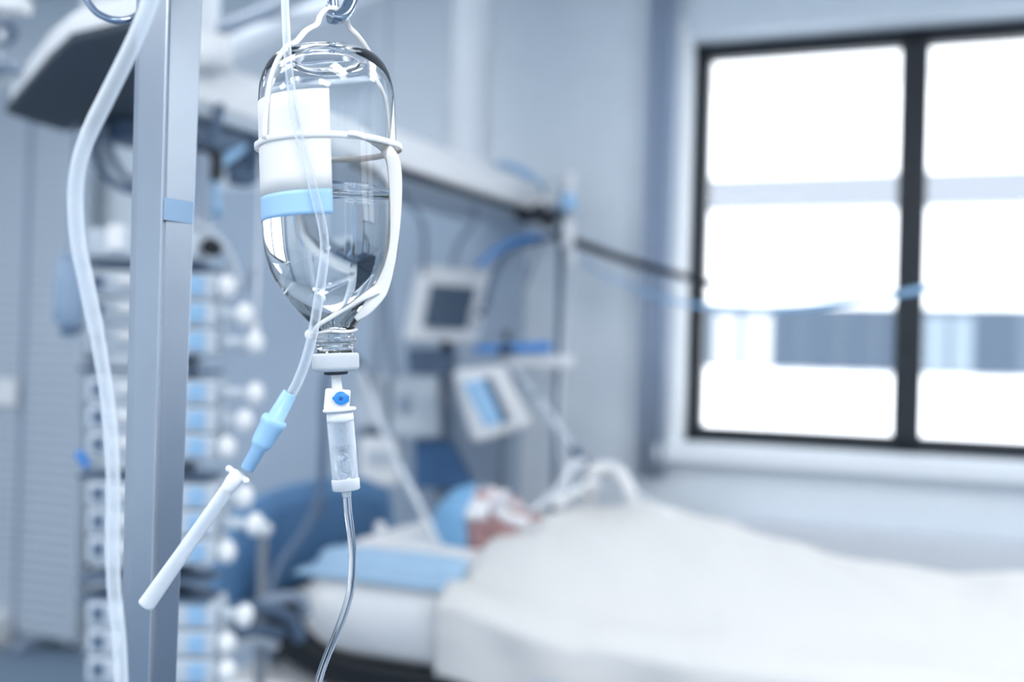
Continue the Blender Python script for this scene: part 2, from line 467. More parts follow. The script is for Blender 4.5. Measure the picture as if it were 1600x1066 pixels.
m_ = MB(); m_.box((8, DF-.05, (za+zb)/2), (60, .12, zb-za), ROOM); m_.build('stone_band', 'facade_grey', bld)
m_ = MB(); m_.box(((fx(1540, 358)+fx(1640, 358))/2, DF-.05, fz(1580, 358)), (fx(1640, 358)-fx(1540, 358), .1, .2), ROOM); m_.build('vent', 'facade_pane', bld)
m_ = MB(); m_.box((0, 30, -6.1), (160, 100, .2), ROOM); o = m_.build('ground', 'ground'); o['kind'] = 'structure'

# ================================================================== SUPPLY BEAM
BN = Vector((-.67, 2.40, 0)); BDIR = Vector((.4276, .9039, 0)).normalized(); BSIDE = Vector((-.9039, .4276, 0)).normalized()
def BM(s, v, z): return BN + BDIR*s + BSIDE*v + Vector((0, 0, z))
L0, L1 = -.10, 1.86
beam = thing('supply_beam', BM(.9, .15, 1.9), 'long white ceiling supply beam running away behind the bottle', 'medical supply beam')
m_ = MB()
prof = [(0.0, 1.925), (.0, 1.99), (.02, 2.025), (.06, 2.045), (.26, 2.045), (.32, 2.0), (.32, 1.925)]
m_.prism([BM(L0, v, z) for v, z in prof], [BM(L1, v, z) for v, z in prof], .006)
m_.build('housing', 'white_plastic', beam)
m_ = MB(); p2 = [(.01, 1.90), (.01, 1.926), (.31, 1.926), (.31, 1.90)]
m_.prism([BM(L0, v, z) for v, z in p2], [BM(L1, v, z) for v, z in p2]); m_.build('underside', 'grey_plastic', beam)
m_ = MB(); m_.box((0, 0, 0), (.5, .22, .05), Matrix.Translation(BM(.16, .15, 1.872)) @ Matrix.Rotation(math.atan2(BDIR.y, BDIR.x), 4, 'Z'), .01); m_.build('underside_shade_box', 'slate', beam)  # added slate box; dark colour stands for the beam's shaded underside
m_ = MB(); m_.tube([BM(.55, -.012, 1.905), BM(L1, -.012, 1.905)], .011, sm=0); m_.build('rail', 'black', beam)
m_ = MB()
m_.box((0, 0, 0), (.10, .14, .035), Matrix.Translation(BM(1.62, -.06, 1.885)) @ Matrix.Rotation(math.radians(70), 4, 'Z'), .01)
m_.tube([BM(1.42, -.16, 1.888), BM(1.55, -.08, 1.885), BM(1.80, -.03, 1.875)], .017, sm=4)
m_.build('clamp', 'black', beam)
for k, (s_, z_) in enumerate(((1.78, 1.97), (1.86, 1.93), (1.72, 1.94))):
    m_ = MB(); m_.lathe([(0, 0), (0, .028), (.03, .03), (.05, .018), (.055, 0)], BM(s_, .0, z_), -BSIDE, 16); m_.build('outlet_knob', 'white_plastic' if k != 1 else 'mid_grey', beam)
for s_ in (1.45, .05):
    m_ = MB(); m_.lathe([(0, .09), (.02, .09), (.02, .072), (CEIL-2.05, .072)], BM(s_, .13, 2.04), (0, 0, 1), 24); m_.build('ceiling_column', 'column', beam)
# oxygen tubing coiled on top of the beam
m_ = MB(); m_.tube([P(760, 262, 3.9), P(790, 256, 3.9), P(822, 268, 3.9), P(843, 285, 3.92), P(850, 300, 3.95)], .007, sm=6)
m_.tube([P(770, 270, 3.95), P(800, 264, 3.95), P(830, 280, 3.95)], .006)
o = m_.build('oxygen_tubing', 'pale_blue'); tag(o, 'pale blue tubing looped on top of the supply beam end', 'tubing')

# dark hood at the near end
hood = thing('lamp_hood', Vector((-.8, 2.2, 1.9)), 'dark slanted hood at the top left behind the aluminium post', 'lamp hood')
def PZp(px, py, z):
    d = ray(px, py); q = CAM + d*((z-CAM.z)/d.z); return (q.x, q.y)
Hh = [PZp(*q, 1.885) for q in ((8, 176), (40, 140), (76, 98), (110, 66), (205, 44), (296, 20), (290, 120), (284, 190), (205, 193), (150, 202), (100, 205), (55, 192))]
def poly(mb, pts, za, zb, grow=0, bev=.002):
    cx = sum(p[0] for p in pts)/len(pts); cy = sum(p[1] for p in pts)/len(pts)
    q = [((p[0]-cx)*(1+grow)+cx, (p[1]-cy)*(1+grow)+cy) for p in pts]
    mb.prism([Vector((x, y, za)) for x, y in q], [Vector((x, y, zb)) for x, y in q], bev)
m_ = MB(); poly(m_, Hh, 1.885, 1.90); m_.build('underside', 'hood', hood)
m_ = MB(); poly(m_, Hh, 1.901, 1.945, -.05, .012); m_.build('shell', 'white_plastic', hood)
m_ = MB(); m_.tube([Vector((-.85, 2.2, 1.96)), Vector((-.86, 2.2, CEIL))], .035, sm=0, seg=16); m_.build('ceiling_arm', 'white_plastic', hood)

# arms above the beam, seen top centre
t = thing('pendant_boom', P(470, 30, 2.9), 'pale pendant arm slanting up behind the bottle hook', 'pendant arm')
m_ = MB(); m_.tube([P(325, 95, 2.35), P(410, 55, 2.6), P(520, 10, 2.9), P(640, -40, 3.2)], .03, sm=4, seg=14); m_.build('arm', 'boom', t)
m_ = MB(); m_.tube([P(330, 50, 2.5), P(400, 25, 2.6), P(470, -10, 2.7), P(560, -60, 2.8)], .018, sm=4); m_.build('cable_channel', 'mid_grey', t)
m_ = MB(); e = P(640, -40, 3.2); m_.lathe([(0, .06), (CEIL-e.z, .06)], e, (0, 0, 1), 20); m_.build('ceiling_column', 'white_plastic', t)
m_ = MB(); m_.lathe([(-.02, .0), (-.02, .05), (.05, .05), (.05, 0)], P(325, 95, 2.35), (0, 0, 1), 18); m_.build('joint', 'white_plastic', t)

# tubing and fittings at the top-left corner
t = thing('cable_coil', P(15, 60, 2.2), 'dark cable loops hanging at the top left corner', 'cable coil')
m_ = MB()
def loop(cx, cy, rx, ry, Y, r, n=14, a0=0, a1=2*PI):
    return [P(cx+rx*math.cos(a0+(a1-a0)*i/n), cy+ry*math.sin(a0+(a1-a0)*i/n), Y+.02*math.sin(i)) for i in range(n+1)]
m_.tube(loop(-2, 52, 24, 18, 2.2, 0), .007, sm=4); m_.build('upper_loop', 'slate', t)
m_ = MB(); m_.ball(P(-2, 104, 2.2), (.022, .022, .018)); m_.ball(P(24, 106, 2.2), .014); m_.build('plug', 'mid_grey', t)
m_ = MB(); m_.box(P(10, 8, 2.2), (.09, .05, .03), None, .008); m_.tube([P(10, 8, 2.2), P(5, -60, 2.2), P(0, -420, 2.2)], .012, sm=3); m_.tube([P(8, 8, 2.2), P(-2, 90, 2.2)], .005, sm=0); m_.build('hanger', 'white_plastic', t)

# ================================================================== EQUIPMENT BEHIND THE BED
def slab(mb, corners, Y, thick, bev=.008, dY=None):
    """box with a four-cornered front standing at distance Y, tilted by dY per corner"""
    dY = dY or [0]*len(corners)
    F = [P(x, y, Y+d) for (x, y), d in zip(corners, dY)]
    n = (F[1]-F[0]).cross(F[-1]-F[0]).normalized()
    if n.y < 0: n = -n
    mb.prism(F, [p+n*thick for p in F], bev)
    return n

# stand column with monitor on top (ventilator)
vent = thing('ventilator', Vector((P(690, 600, 4.02).x, 4.02, 0)), 'ventilator with dark tilted screen in a white bezel, left of the bedside screen', 'ventilator')
m_ = MB(); n1 = slab(m_, [(656, 414), (776, 424), (747, 539), (632, 533)], 3.86, .07, .016, [0, .06, .06, 0]); bz = m_.build('bezel', 'white_plastic', vent)
m_ = MB(); slab(m_, [(676, 445), (743, 450), (729, 514), (664, 511)], 3.845, .03, .003, [0, .045, .045, 0]); m_.build('screen', 'screen_dark', bz)
m_ = MB(); m_.ball(P(752, 488, 3.86), .016); m_.build('knob', 'slate', bz)
m_ = MB(); m_.ball(P(696, 540, 3.845), .019); m_.build('joint', 'black', vent)
for (x, y) in ((751, 462), (746, 508)):
    m_ = MB(); m_.ball(P(x, y, 3.87), .010); m_.build('key', 'grey_plastic', bz)
cx = P(700, 600, 4.02).x
m_ = MB(); m_.tube([Vector((cx, 4.03, .10)), Vector((cx, 4.03, 1.40))], .03, sm=0, seg=16); m_.tube([Vector((cx, 4.03, 1.38)), P(698, 500, 3.96)], .022, sm=0); m_.build('column', 'mid_grey', vent)
m_ = MB(); slab(m_, [(612, 588), (683, 592), (688, 683), (612, 683)], 3.88, .16, .01); m_.build('module', 'grey_plastic', vent)
m_ = MB(); m_.ball(P(632, 632, 3.88), (.028, .012, .036)); m_.build('dial', 'mid_grey', vent)
m_ = MB(); slab(m_, [(646, 690), (705, 690), (742, 764), (648, 764)], 3.92, .14, .01); m_.build('lower_module', 'bag_blue', vent)
m_ = MB(); slab(m_, [(635, 545), (712, 545), (705, 585), (638, 585)], 3.96, .10, .01); m_.build('hose_block', 'slate', vent)
m_ = MB()
for a in range(5):
    d = Vector((math.cos(a*2*PI/5), math.sin(a*2*PI/5), 0)); m_.tube([Vector((cx, 4.03, .10)), Vector((cx, 4.03, .08))+d*.2], [.022, .014], sm=0)
vb = m_.build('base', 'mid_grey', vent)
for a in range(5):
    d = Vector((math.cos(a*2*PI/5), math.sin(a*2*PI/5), 0)); m_ = MB(); q = Vector((cx, 4.03, .035))+d*.2
    m_.lathe([(-.014, 0), (-.014, .035), (.014, .035), (.014, 0)], q, d.cross(Vector((0, 0, 1))), 16); m_.build('castor', 'black', vb)

# bedside monitor with light blue screen
mon = thing('bedside_monitor', Vector((P(800, 640, 3.86).x, 3.96, 0)), 'bedside monitor with bright blue slanted screen above the patient', 'monitor')
m_ = MB(); slab(m_, [(712, 577), (790, 568), (834, 664), (744, 692)], 3.68, .06, .016, [0, .07, .07, 0]); bz = m_.build('bezel', 'white_plastic', mon)
m_ = MB(); slab(m_, [(726, 598), (756, 592), (786, 660), (762, 667)], 3.665, .03, .002, [0, .025, .035, .01]); m_.build('screen', 'screen_blue', bz)
m_ = MB(); slab(m_, [(760, 590), (767, 589), (799, 658), (790, 661)], 3.685, .03, .001, [0, .01, .01, 0]); m_.build('screen_edge', 'slate', bz)
m_ = MB(); cx = P(792, 620, 3.98).x; m_.tube([Vector((cx, 3.98, .06)), Vector((cx, 3.98, 1.30)), P(775, 630, 3.78)], .02, sm=0, seg=14); m_.build('stand', 'mid_grey', mon)
m_ = MB(); m_.box((cx, 3.98, .03), (.20, .20, .05), None, .015); m_.build('base', 'mid_grey', mon)

# two grey modules on a rack to the left
rack = thing('module_rack', Vector((P(590, 600, 4.1).x, 4.10, 0)), 'rack of two pale grey modules right of the drip chamber', 'equipment rack')
m_ = MB(); slab(m_, [(553, 590), (606, 590), (606, 668), (553, 668)], 3.95, .12, .01); m_.build('upper_module', 'grey_plastic', rack)
m_ = MB(); slab(m_, [(562, 684), (622, 686), (622, 760), (562, 758)], 3.92, .12, .01); m_.build('lower_module', 'white_plastic', rack)
m_ = MB(); slab(m_, [(574, 704), (610, 704), (610, 726), (574, 726)], 3.91, .01, .002); m_.build('display', 'grey_plastic', rack)
cx = P(585, 600, 4.1).x
m_ = MB(); m_.tube([Vector((cx, 4.10, .05)), Vector((cx, 4.10, 1.86))], .018, sm=0, seg=12); m_.build('upright', 'mid_grey', rack)
m_ = MB(); m_.box((cx, 4.10, .03), (.28, .26, .05), None, .015); m_.build('base', 'mid_grey', rack)
m_ = MB(); slab(m_, [(560, 672), (604, 672), (604, 682), (560, 682)], 3.97, .08, .002); m_.build('shelf_bracket', 'slate', rack)

# infusion pole
pole = thing('infusion_pole', Vector((P(871, 600, 3.88).x, 3.88, 0)), 'thin grey infusion pole standing between the monitors and the curtain', 'infusion pole')
cx = P(871, 600, 3.88).x
m_ = MB(); m_.tube([Vector((cx, 3.88, .05)), Vector((cx, 3.88, 1.99))], .011, sm=0, seg=12); m_.build('pole', 'slate', pole)
m_ = MB(); m_.tube([P(850, 292, 3.88), P(866, 280, 3.88), P(893, 284, 3.88), P(897, 296, 3.88)], .006); m_.build('hook', 'grey_plastic', pole)
m_ = MB(); m_.box((cx, 3.88, .03), (.14, .2, .04), None, .015); m_.build('base', 'mid_grey', pole)
m_ = MB(); slab(m_, [(790, 556), (898, 556), (898, 574), (790, 574)], 3.82, .12, .008); m_.build('shelf', 'white_plastic', pole)
m_ = MB(); m_.box(P(871, 566, 3.86), (.05, .05, .05), None, .01); m_.build('clamp', 'grey_plastic', pole)
t = thing('equipment_tray', P(802, 553, 3.86), 'blue tray lying on the white pole shelf', 'tray')
m_ = MB(); slab(m_, [(742, 540), (862, 534), (862, 550), (742, 551)], 3.78, .14, .006); m_.build('tray', 'valve_blue', t)
m_ = MB(); m_.ball(P(790, 548, 3.76), (.026, .02, .016)); m_.ball(P(792, 525, 3.78), (.012, .012, .022)); m_.build('latch', 'black', t)

t = thing('infusion_set', P(890, 290, 3.86), 'clear drip set with blue cap hanging from the infusion pole', 'drip set')
m_ = MB(); m_.ball(P(892, 278, 3.86), (.018, .016, .022)); m_.lathe([(0, .012), (.05, .016), (.12, .012)], P(891, 285, 3.86), (0, 0, -1), 14); m_.build('connector', 'white_plastic', t)
m_ = MB(); m_.lathe([(0, 0), (0, .024), (.045, .032), (.06, .02), (.06, 0)], P(889, 303, 3.84), (0, 0, -1), 16); m_.build('cap', 'blue_plastic', t)
m_ = MB(); m_.lathe([(0, 0), (0, .02), (.09, .022), (.10, .01), (.10, 0)], P(888, 345, 3.84), (0, 0, -1), 16); m_.build('drip_chamber', 'white_plastic', t)
m_ = MB(); m_.lathe([(0, 0), (0, .013), (.06, .015), (.06, 0)], P(894, 392, 3.84), (0, 0, -1), 16); m_.build('lower_clamp', 'white_plastic', t)
m_ = MB(); m_.tube([P(893, 415, 3.84), P(888, 470, 3.84), P(880, 560, 3.57), P(874, 690, 3.5), P(895, 780, 3.3)], .004); m_.build('line', 'milky_tube', t)

# cables under the beam end
def cable(name, pts, r, m, label, cat='cable', group=None, sm=8, seg=10):
    mb = MB(); mb.tube([p if isinstance(p, Vector) else P(*p) for p in pts], r, sm=sm, seg=seg); o = mb.build(name, m); return tag(o, label, cat, group)
cable('beam_cable', [(866, 366, 4.02), (920, 386, 3.95), (1000, 413, 3.85), (1100, 440, 3.6), (1150, 449, 3.5), (1212, 457, 3.4), (1290, 466, 3.32), (1415, 452, 3.3), (1540, 428, 3.2), (1700, 388, 3.1), RW(1.9, 1.3, 2.5), RW(2.1, 1.3, CEIL-.01)], [.017, .016, .014, .011, .007, .003, .003, .003, .003, .003, .003], 'black', 'taut black cable running from the beam end across the window')
cable('overhead_tube', [(868, 376, 4.0), (950, 432, 3.9), (1050, 470, 3.7), (1130, 480, 3.6), (1220, 482, 3.5), (1310, 474, 3.4), (1415, 457, 3.3), (1540, 434, 3.2), (1700, 396, 3.1), RW(1.95, 1.32, 2.5), RW(2.15, 1.32, CEIL-.01)], [.003, .004, .006, .010, .010, .010, .010, .010, .010, .010, .010], 'pale_blue', 'pale blue tube sagging across both window panes', 'tube')
cable('monitor_cable', [(862, 372, 3.95), (820, 382, 3.85), (790, 400, 3.8), (768, 440, 3.7), (758, 480, 3.66)], .012, 'slate', 'slate cable dropping from the beam end to the dark ventilator screen')
cable('monitor_cable', [(846, 368, 3.9), (800, 378, 3.8), (770, 395, 3.75), (748, 415, 3.7)], .009, 'valve_blue', 'short blue cable dropping from the beam end clamp')
cable('power_cable', [(845, 368, 3.92), (838, 400, 3.9), (818, 450, 3.85), (790, 505, 3.75), (770, 528, 3.7)], .007, 'mid_grey', 'grey looping cable from the beam end to the blue tray')
cable('power_cable', [(622, 262, 3.42), (632, 310, 3.42), (655, 338, 3.45), (664, 372, 3.6), (662, 410, 3.75), (662, 430, 3.90)], .009, 'mid_grey', 'grey hanging cable just right of the bottle strap')
cable('power_cable', [(742, 318, 3.72), (738, 352, 3.74), (722, 372, 3.8), (710, 400, 3.86), (706, 425, 3.91)], .009, 'mid_grey', 'short grey cable hanging above the dark ventilator screen')
cable('dark_hose', [(580, 600, 3.96), (555, 560, 3.6), (525, 550, 3.2), (508, 600, 3.05), (505, 690, 3.0), (500, 770, 3.0), (475, 830, 2.95), (440, 880, 2.9), (420, 930, 2.85)], .012, 'slate', 'dark hose dropping behind the drip chamber past the headboard', 'hose')
cable('breathing_tube', [(575, 612, 3.94), (566, 580, 3.6), (572, 600, 3.25), (590, 650, 3.1), (618, 720, 3.08), (650, 780, 3.06), (684, 850, 3.05)], .010, 'milky_tube', 'pale breathing tube slanting down to the pillow', 'tube')
cable('overhead_hose', [(596, 235, 3.3), (600, 330, 3.4), (605, 480, 3.65), (612, 560, 3.84), (622, 600, 3.90)], .010, 'mid_grey', 'grey hose running down above the grey modules', 'hose')

# ventilator support arm and corrugated breathing hose
arm = thing('hose_holder', P(820, 600, 3.5), 'thin pale arm with a dark joint holding the breathing hose', 'support arm')
m_ = MB(); m_.tube([P(800, 572, 3.55), P(840, 622, 3.4), P(880, 680, 3.3), P(900, 705, 3.25)], .011); m_.build('arm', 'grey_plastic', arm)
m_ = MB(); m_.tube([P(896, 700, 3.25), P(912, 718, 3.22), P(930, 742, 3.2)], [.014, .011, .012]); m_.build('joint', 'slate', arm)
m_ = MB(); m_.ball(P(838, 617, 3.4), .014); m_.build('elbow', 'mid_grey', arm)
m_ = MB(); hp = smooth_path([P(918, 742, 3.18), P(940, 732, 3.2), (P(962, 735, 3.2)), P(980, 757, 3.15), P(990, 785, 3.1), P(1005, 806, 3.05)], 16)
m_.tube(hp, [(.021 if i % 2 else .0175) for i in range(len(hp))], sm=0, seg=14)
o = m_.build('breathing_hose', 'white_plastic'); tag(o, 'white corrugated breathing hose arching over the chest', 'hose')
m_ = MB(); hp = smooth_path([P(830, 800, 3.1), P(868, 770, 3.12), P(893, 730, 3.15), P(912, 722, 3.18)], 10)
m_.tube(hp, .011, sm=0, seg=12); o = m_.build('breathing_hose', 'milky_tube'); tag(o, 'clear hose rising from the mouth to the dark arm joint', 'hose')

t = thing('hose_connector', P(920, 775, 3.1), 'white plastic connector standing on the chest below the hose', 'connector')
m_ = MB(); m_.lathe([(0, 0), (0, .016), (.05, .018), (.05, .024), (.07, .024), (.07, 0)], P(922, 790, 3.1), (0, 0, 1), 18); m_.build('body', 'white_plastic', t)
m_ = MB(); m_.tube([P(922, 760, 3.1), P(880, 778, 3.1), P(875, 786, 3.1)], .013); m_.ball(P(873, 786, 3.1), .02); m_.build('side_arm', 'white_plastic', t)
m_ = MB(); c = P(1014, 806, 2.98); m_.box((0, 0, 0), (.055, .035, .022), Matrix.Translation(c) @ Matrix.Rotation(-.3, 4, 'Y'), .006); m_.tube([c, P(1030, 812, 2.97)], .005, sm=0)
o = m_.build('line_clip', 'blue_plastic'); tag(o, 'small blue clip lying on the sheet over the chest', 'clip')
m_ = MB(); c = P(1040, 806, 2.97); m_.ball(c, (.03, .02, .02)); m_.tube([c, P(1008, 780, 3.05), P(985, 770, 3.1)], .006)
o = m_.build('line_connector', 'white_plastic'); tag(o, 'white line connector beside the blue clip', 'connector')

# ================================================================== THE BED
def interp(tab, x):
    if x <= tab[0][0]: return tab[0][1]
    for (a, fa), (b, fb) in zip(tab, tab[1:]):
        if x <= b:
            k = (x-a)/(b-a); k = k*k*(3-2*k)*.5+k*.5; return fa+(fb-fa)*k
    return tab[-1][1]
def mtop(x):                       # mattress top, head end raised
    k = min(1, max(0, (x-.42)/.45)); return .800-.065*k*k*(3-2*k)
bed = thing('hospital_bed', BD(1.0, 0, 0), 'hospital bed with white mattress and blue curved headboard', 'bed')
m_ = MB()
rings = []
for i in range(43):
    x = 2.1*i/42; e = 0
    if i == 0: e = .05
    elif i == 1: e = .015
    elif i == 42: e = .05
    zt = mtop(x)-e; zb = .60+(.05 if i in (0, 42) else 0)+.07*max(0, 1-x/.18)**2; yb = .45-e
    ring = []
    for (y, z) in ((-yb+.03, zb), (-yb, zb+.03), (-yb, zt-.05), (-yb+.015, zt-.015), (-yb+.05, zt), (0, zt+.004), (yb-.05, zt), (yb-.015, zt-.015), (yb, zt-.05), (yb, zb+.03), (yb-.03, zb)):
        ring.append(BD(x, y, z))
    rings.append(ring)
m_.rings(rings); m_.build('mattress', 'mattress', bed)
m_ = MB()
rings = []
for i in range(30):
    x = -.09+2.22*i/29; dz = .13*max(0, 1-(x+.09)/.34)**2
    ring = [BD(x, y, z) for y, z in ((-.475, .53+dz*.8), (-.49, .545+dz*.8), (-.49, .59+dz), (-.47, .598+dz), (.47, .598+dz), (.49, .59+dz), (.49, .545+dz*.8), (.475, .53+dz*.8))]
    rings.append(ring)
m_.rings(rings, smooth=False); m_.build('mattress_platform', 'black', bed)
m_ = MB(); m_.box((1.0, 0, .46), (2.3, .86, .10), BED, .03); m_.box((-.02, -.12, .46), (.36, .9, .13), BED, .05)
m_.build('chassis', 'white_plastic', bed)
m_ = MB(); m_.box((.5, 0, .3), (.12, .5, .26), BED, .01); m_.box((1.6, 0, .3), (.12, .5, .26), BED, .01); m_.box((1.05, 0, .18), (1.9, .6, .06), BED, .01)
m_.build('lifting_frame', 'mid_grey', bed)
for (x, y) in ((.12, -.36), (.12, .36), (1.95, -.36), (1.95, .36)):
    m_ = MB(); q = BD(x, y, .07); m_.lathe([(-.02, 0), (-.02, .06), (-.012, .07), (.012, .07), (.02, .06), (.02, 0)], q, BED.to_3x3() @ Vector((0, 1, 0)), 22)
    m_.tube([q+Vector((0, 0, .02)), q+Vector((0, 0, .12))], .02, sm=0); m_.build('castor', 'mid_grey', bed)
# curved headboard
hb = [(-.56, .62), (-.57, .76), (-.55, .86), (-.49, .94), (-.38, .985), (-.2, 1.0), (0, 1.0), (.2, .985), (.36, .93), (.40, .84), (.41, .62)]
m_ = MB(); m_.prism([BD(-.17, y, z) for y, z in hb], [BD(-.13, y, z) for y, z in hb], .012); hbo = m_.build('headboard', 'headboard', bed)
hb2 = [(y*.86-.01, .64+(z-.62)*.82) for y, z in hb]
m_ = MB(); m_.prism([BD(-.18, y, z) for y, z in hb2], [BD(-.12, y, z) for y, z in hb2], .008); m_.build('headboard_panel', mat('headboard_panel', (72, 114, 156), .5), hbo)
m_ = MB(); c = BD(-.115, -.12, .93); m_.box((-.115, -.12, .925), (.02, .05, .05), BED, .004); m_.build('handle_slot', 'slate', hbo)
for y in (-.35, .25): m_ = MB(); m_.box((-.12, y, .56), (.06, .06, .16), BED, .008); m_.build('headboard_bracket', 'mid_grey', bed)
# near side rail, folded low
m_ = MB(); m_.tube([BD(.75, -.56, .64), BD(1.2, -.565, .645), BD(1.48, -.56, .64)], .014, sm=4); m_.tube([BD(.85, -.56, .64), BD(.85, -.48, .56)], .012, sm=0); m_.tube([BD(1.4, -.56, .64), BD(1.4, -.48, .56)], .012, sm=0)
m_.build('side_rail', 'grey_plastic', bed)
m_ = MB(); m_.tube([BD(1.62, -.60, .70), BD(1.8, -.60, .72), BD(2.0, -.60, .72)], .022, sm=4); m_.tube([BD(1.9, -.60, .72), BD(1.9, -.48, .56)], .014, sm=0)
m_.build('side_rail', 'mid_grey', bed)

# pillow
def pillow_mesh(cx, cy, lx, ly, hz, zb):
    mb = MB(); N = 28
    def pt(u, v, s):
        e = (1-abs(u)**2.6)*(1-abs(v)**2.6); e = max(0, e)**.42
        x = cx+lx/2*u*(1-.05*abs(v)**2); y = cy+ly/2*v*(1-.05*abs(u)**2)
        wr = .006*noise.noise(Vector((x*9, y*9, 3)))
        dent = .045*math.exp(-(((x-.36)/.15)**2+((y-.0)/.15)**2)) if s > 0 else 0
        return BD(x, y, zb+hz*.5+s*hz*.5*e+(wr if s > 0 else 0)-dent*e)
    for s in (1, -1):
        V = [[mb.bm.verts.new(pt(-1+2*i/N, -1+2*j/N, s)) for j in range(N+1)] for i in range(N+1)]
        for i in range(N):
            for j in range(N):
                q = (V[i][j], V[i+1][j], V[i+1][j+1], V[i][j+1]); f = mb.bm.faces.new(q if s > 0 else q[::-1]); f.smooth = True
    bmesh.ops.remove_doubles(mb.bm, verts=mb.bm.verts, dist=1e-4)
    return mb
PZ = .80
pil = pillow_mesh(.27, .03, .48, .72, .085, PZ-.012).build('pillow', 'mattress'); tag(pil, 'white pillow under the patient\'s blue-capped head', 'pillow')
# blue absorbent pad draped over the near half of the pillow
m_ = MB()
def pilz(x, y):
    u = (x-.27)/.24; v = (y-.03)/.36; e = max(0, (1-min(1, abs(u))**2.6)*(1-min(1, abs(v))**2.6))**.42
    return PZ-.012+.0425+.0425*e if e > 0 else 0
top = []
for i in range(25):
    x = .015+.45*i/24; row = []
    for j in range(13):
        y = -.452+.15*j/12
        z = max(pilz(x, y), mtop(x))+.012+.003*noise.noise(Vector((x*14, y*14, 0)))
        if y < -.43: z = mtop(x)+.006
        row.append((x, y, z))
    top.append(row)
def sheetmesh(mb, grid, th):
    n, k = len(grid), len(grid[0])
    A = [[mb.bm.verts.new(BD(*p)) for p in r] for r in grid]
    B = [[mb.bm.verts.new(BD(p[0], p[1], p[2]-th)) for p in r] for r in grid]
    for i in range(n-1):
        for j in range(k-1):
            mb.bm.faces.new((A[i][j], A[i+1][j], A[i+1][j+1], A[i][j+1])).smooth = True
            mb.bm.faces.new((B[i][j], B[i][j+1], B[i+1][j+1], B[i+1][j])).smooth = True
    bd = [(i, 0) for i in range(n)] + [(n-1, j) for j in range(1, k)] + [(i, k-1) for i in range(n-2, -1, -1)] + [(0, j) for j in range(k-2, 0, -1)]
    for a, b in zip(bd, bd[1:]+bd[:1]):
        mb.bm.faces.new((A[a[0]][a[1]], B[a[0]][a[1]], B[b[0]][b[1]], A[b[0]][b[1]]))
sheetmesh(m_, top, .004)
o = m_.build('absorbent_pad', 'pad'); tag(o, 'pale blue absorbent pad draped over the near side of the pillow', 'pad')

# ------------------------------------------------------------------ patient
HC = Vector((.382, -.03, .908))
pat = thing('person', BD(.9, 0, .8), 'person lying on their back with blue cap, covered by a white sheet', 'person')
def LB(p): return BED @ Vector(p)
m_ = MB()
HR = Matrix.Rotation(RZ, 4, 'Z') @ Matrix.Rotation(math.radians(42), 4, 'X') @ Matrix.Rotation(math.radians(-8), 4, 'Y')
# head frame: local x crown->chin, z out of the face, y away from camera
HS = 1.16
def H(p): return LB(HC) + (HR.to_3x3() @ Vector(p))*HS
def hb_(p, r): m_.ball(H(p), tuple(q*HS for q in r), HR, 24)
hb_((-.02, 0, -.005), (.105, .077, .098))
hb_((.045, 0, .022), (.082, .062, .066))
hb_((.095, 0, .045), (.034, .036, .034))        # chin
hb_((.07, 0, .01), (.06, .055, .05))
hb_((.0, 0, .075), (.02, .05, .022))            # brow
for s in (-1, 1):
    hb_((.035, s*.036, .062), (.03, .022, .024))  # cheek
    hb_((.012, s*.074, .0), (.033, .010, .02))    # ear
    hb_((.040, s*.075, -.002), (.012, .008, .010))
    hb_((.016, s*.03, .072), (.014, .016, .012))  # closed eyelid
m_.tube([H((.008, 0, .088)), H((.03, 0, .104)), H((.048, 0, .118))], [.009, .011, .014], sm=3)
hb_((.05, .011, .098), (.011, .009, .010)); hb_((.05, -.011, .098), (.011, .009, .010)); hb_((.05, 0, .112), (.011, .010, .010))
hb_((.070, 0, .088), (.007, .024, .010)); hb_((.080, 0, .086), (.008, .022, .010))
# neck, trunk, limbs in bed space
def seg(pts, r, sg=14): m_.tube([LB(p) for p in pts], r, sm=4, seg=sg)
seg([(.41, -.01, .91), (.47, 0, .89), (.54, 0, .87)], [.058, .056, .065])
seg([(.52, -.17, .86), (.54, 0, .87), (.52, .17, .86)], [.06, .075, .06])
for y in (-.09, 0, .09):
    seg([(.54, y, .84), (.75, y, .845), (1.0, y*.9, .815), (1.15, y, .80)], [.07, .105, .095, .075] if y == 0 else [.065, .09, .085, .08])
for s in (-1, 1):
    seg([(.54, s*.16, .85), (.80, s*.215, .81), (.84, s*.215, .80), (1.06, s*.20, .80)], [.052, .042, .038, .028])
    m_.ball(LB((1.12, s*.19, .80)), (.05, .038, .016), BED.to_3x3().to_4x4())
    for k in range(4):
        yy = s*(.19+.028-.019*k)
        ln = (.055, .07, .074, .066)[k]
        seg([(1.15, yy, .80), (1.15+ln*.5, yy, .80), (1.15+ln, yy-s*.004, .79)], [.0085, .0085, .0075], 8)
    seg([(1.10, s*.16, .80), (1.13, s*.14, .80), (1.16, s*.13, .79)], [.011, .010, .008], 8)
    seg([(1.10, s*.09, .81), (1.35, s*.10, .805), (1.52, s*.10, .80), (1.60, s*.10, .79), (1.88, s*.10, .785)], [.085, .07, .055, .058, .036])
    seg([(1.86, s*.10, .78), (1.92, s*.10, .785), (1.955, s*.105, .86)], [.034, .036, .022])
bmesh.ops.recalc_face_normals(m_.bm, faces=m_.bm.faces)
body = m_.build('body', 'skin', pat)
md = body.modifiers.new('r', 'REMESH'); md.mode = 'VOXEL'; md.voxel_size = .0055; md.use_smooth_shade = True
md = body.modifiers.new('s', 'SMOOTH'); md.iterations = 4; md.factor = .5
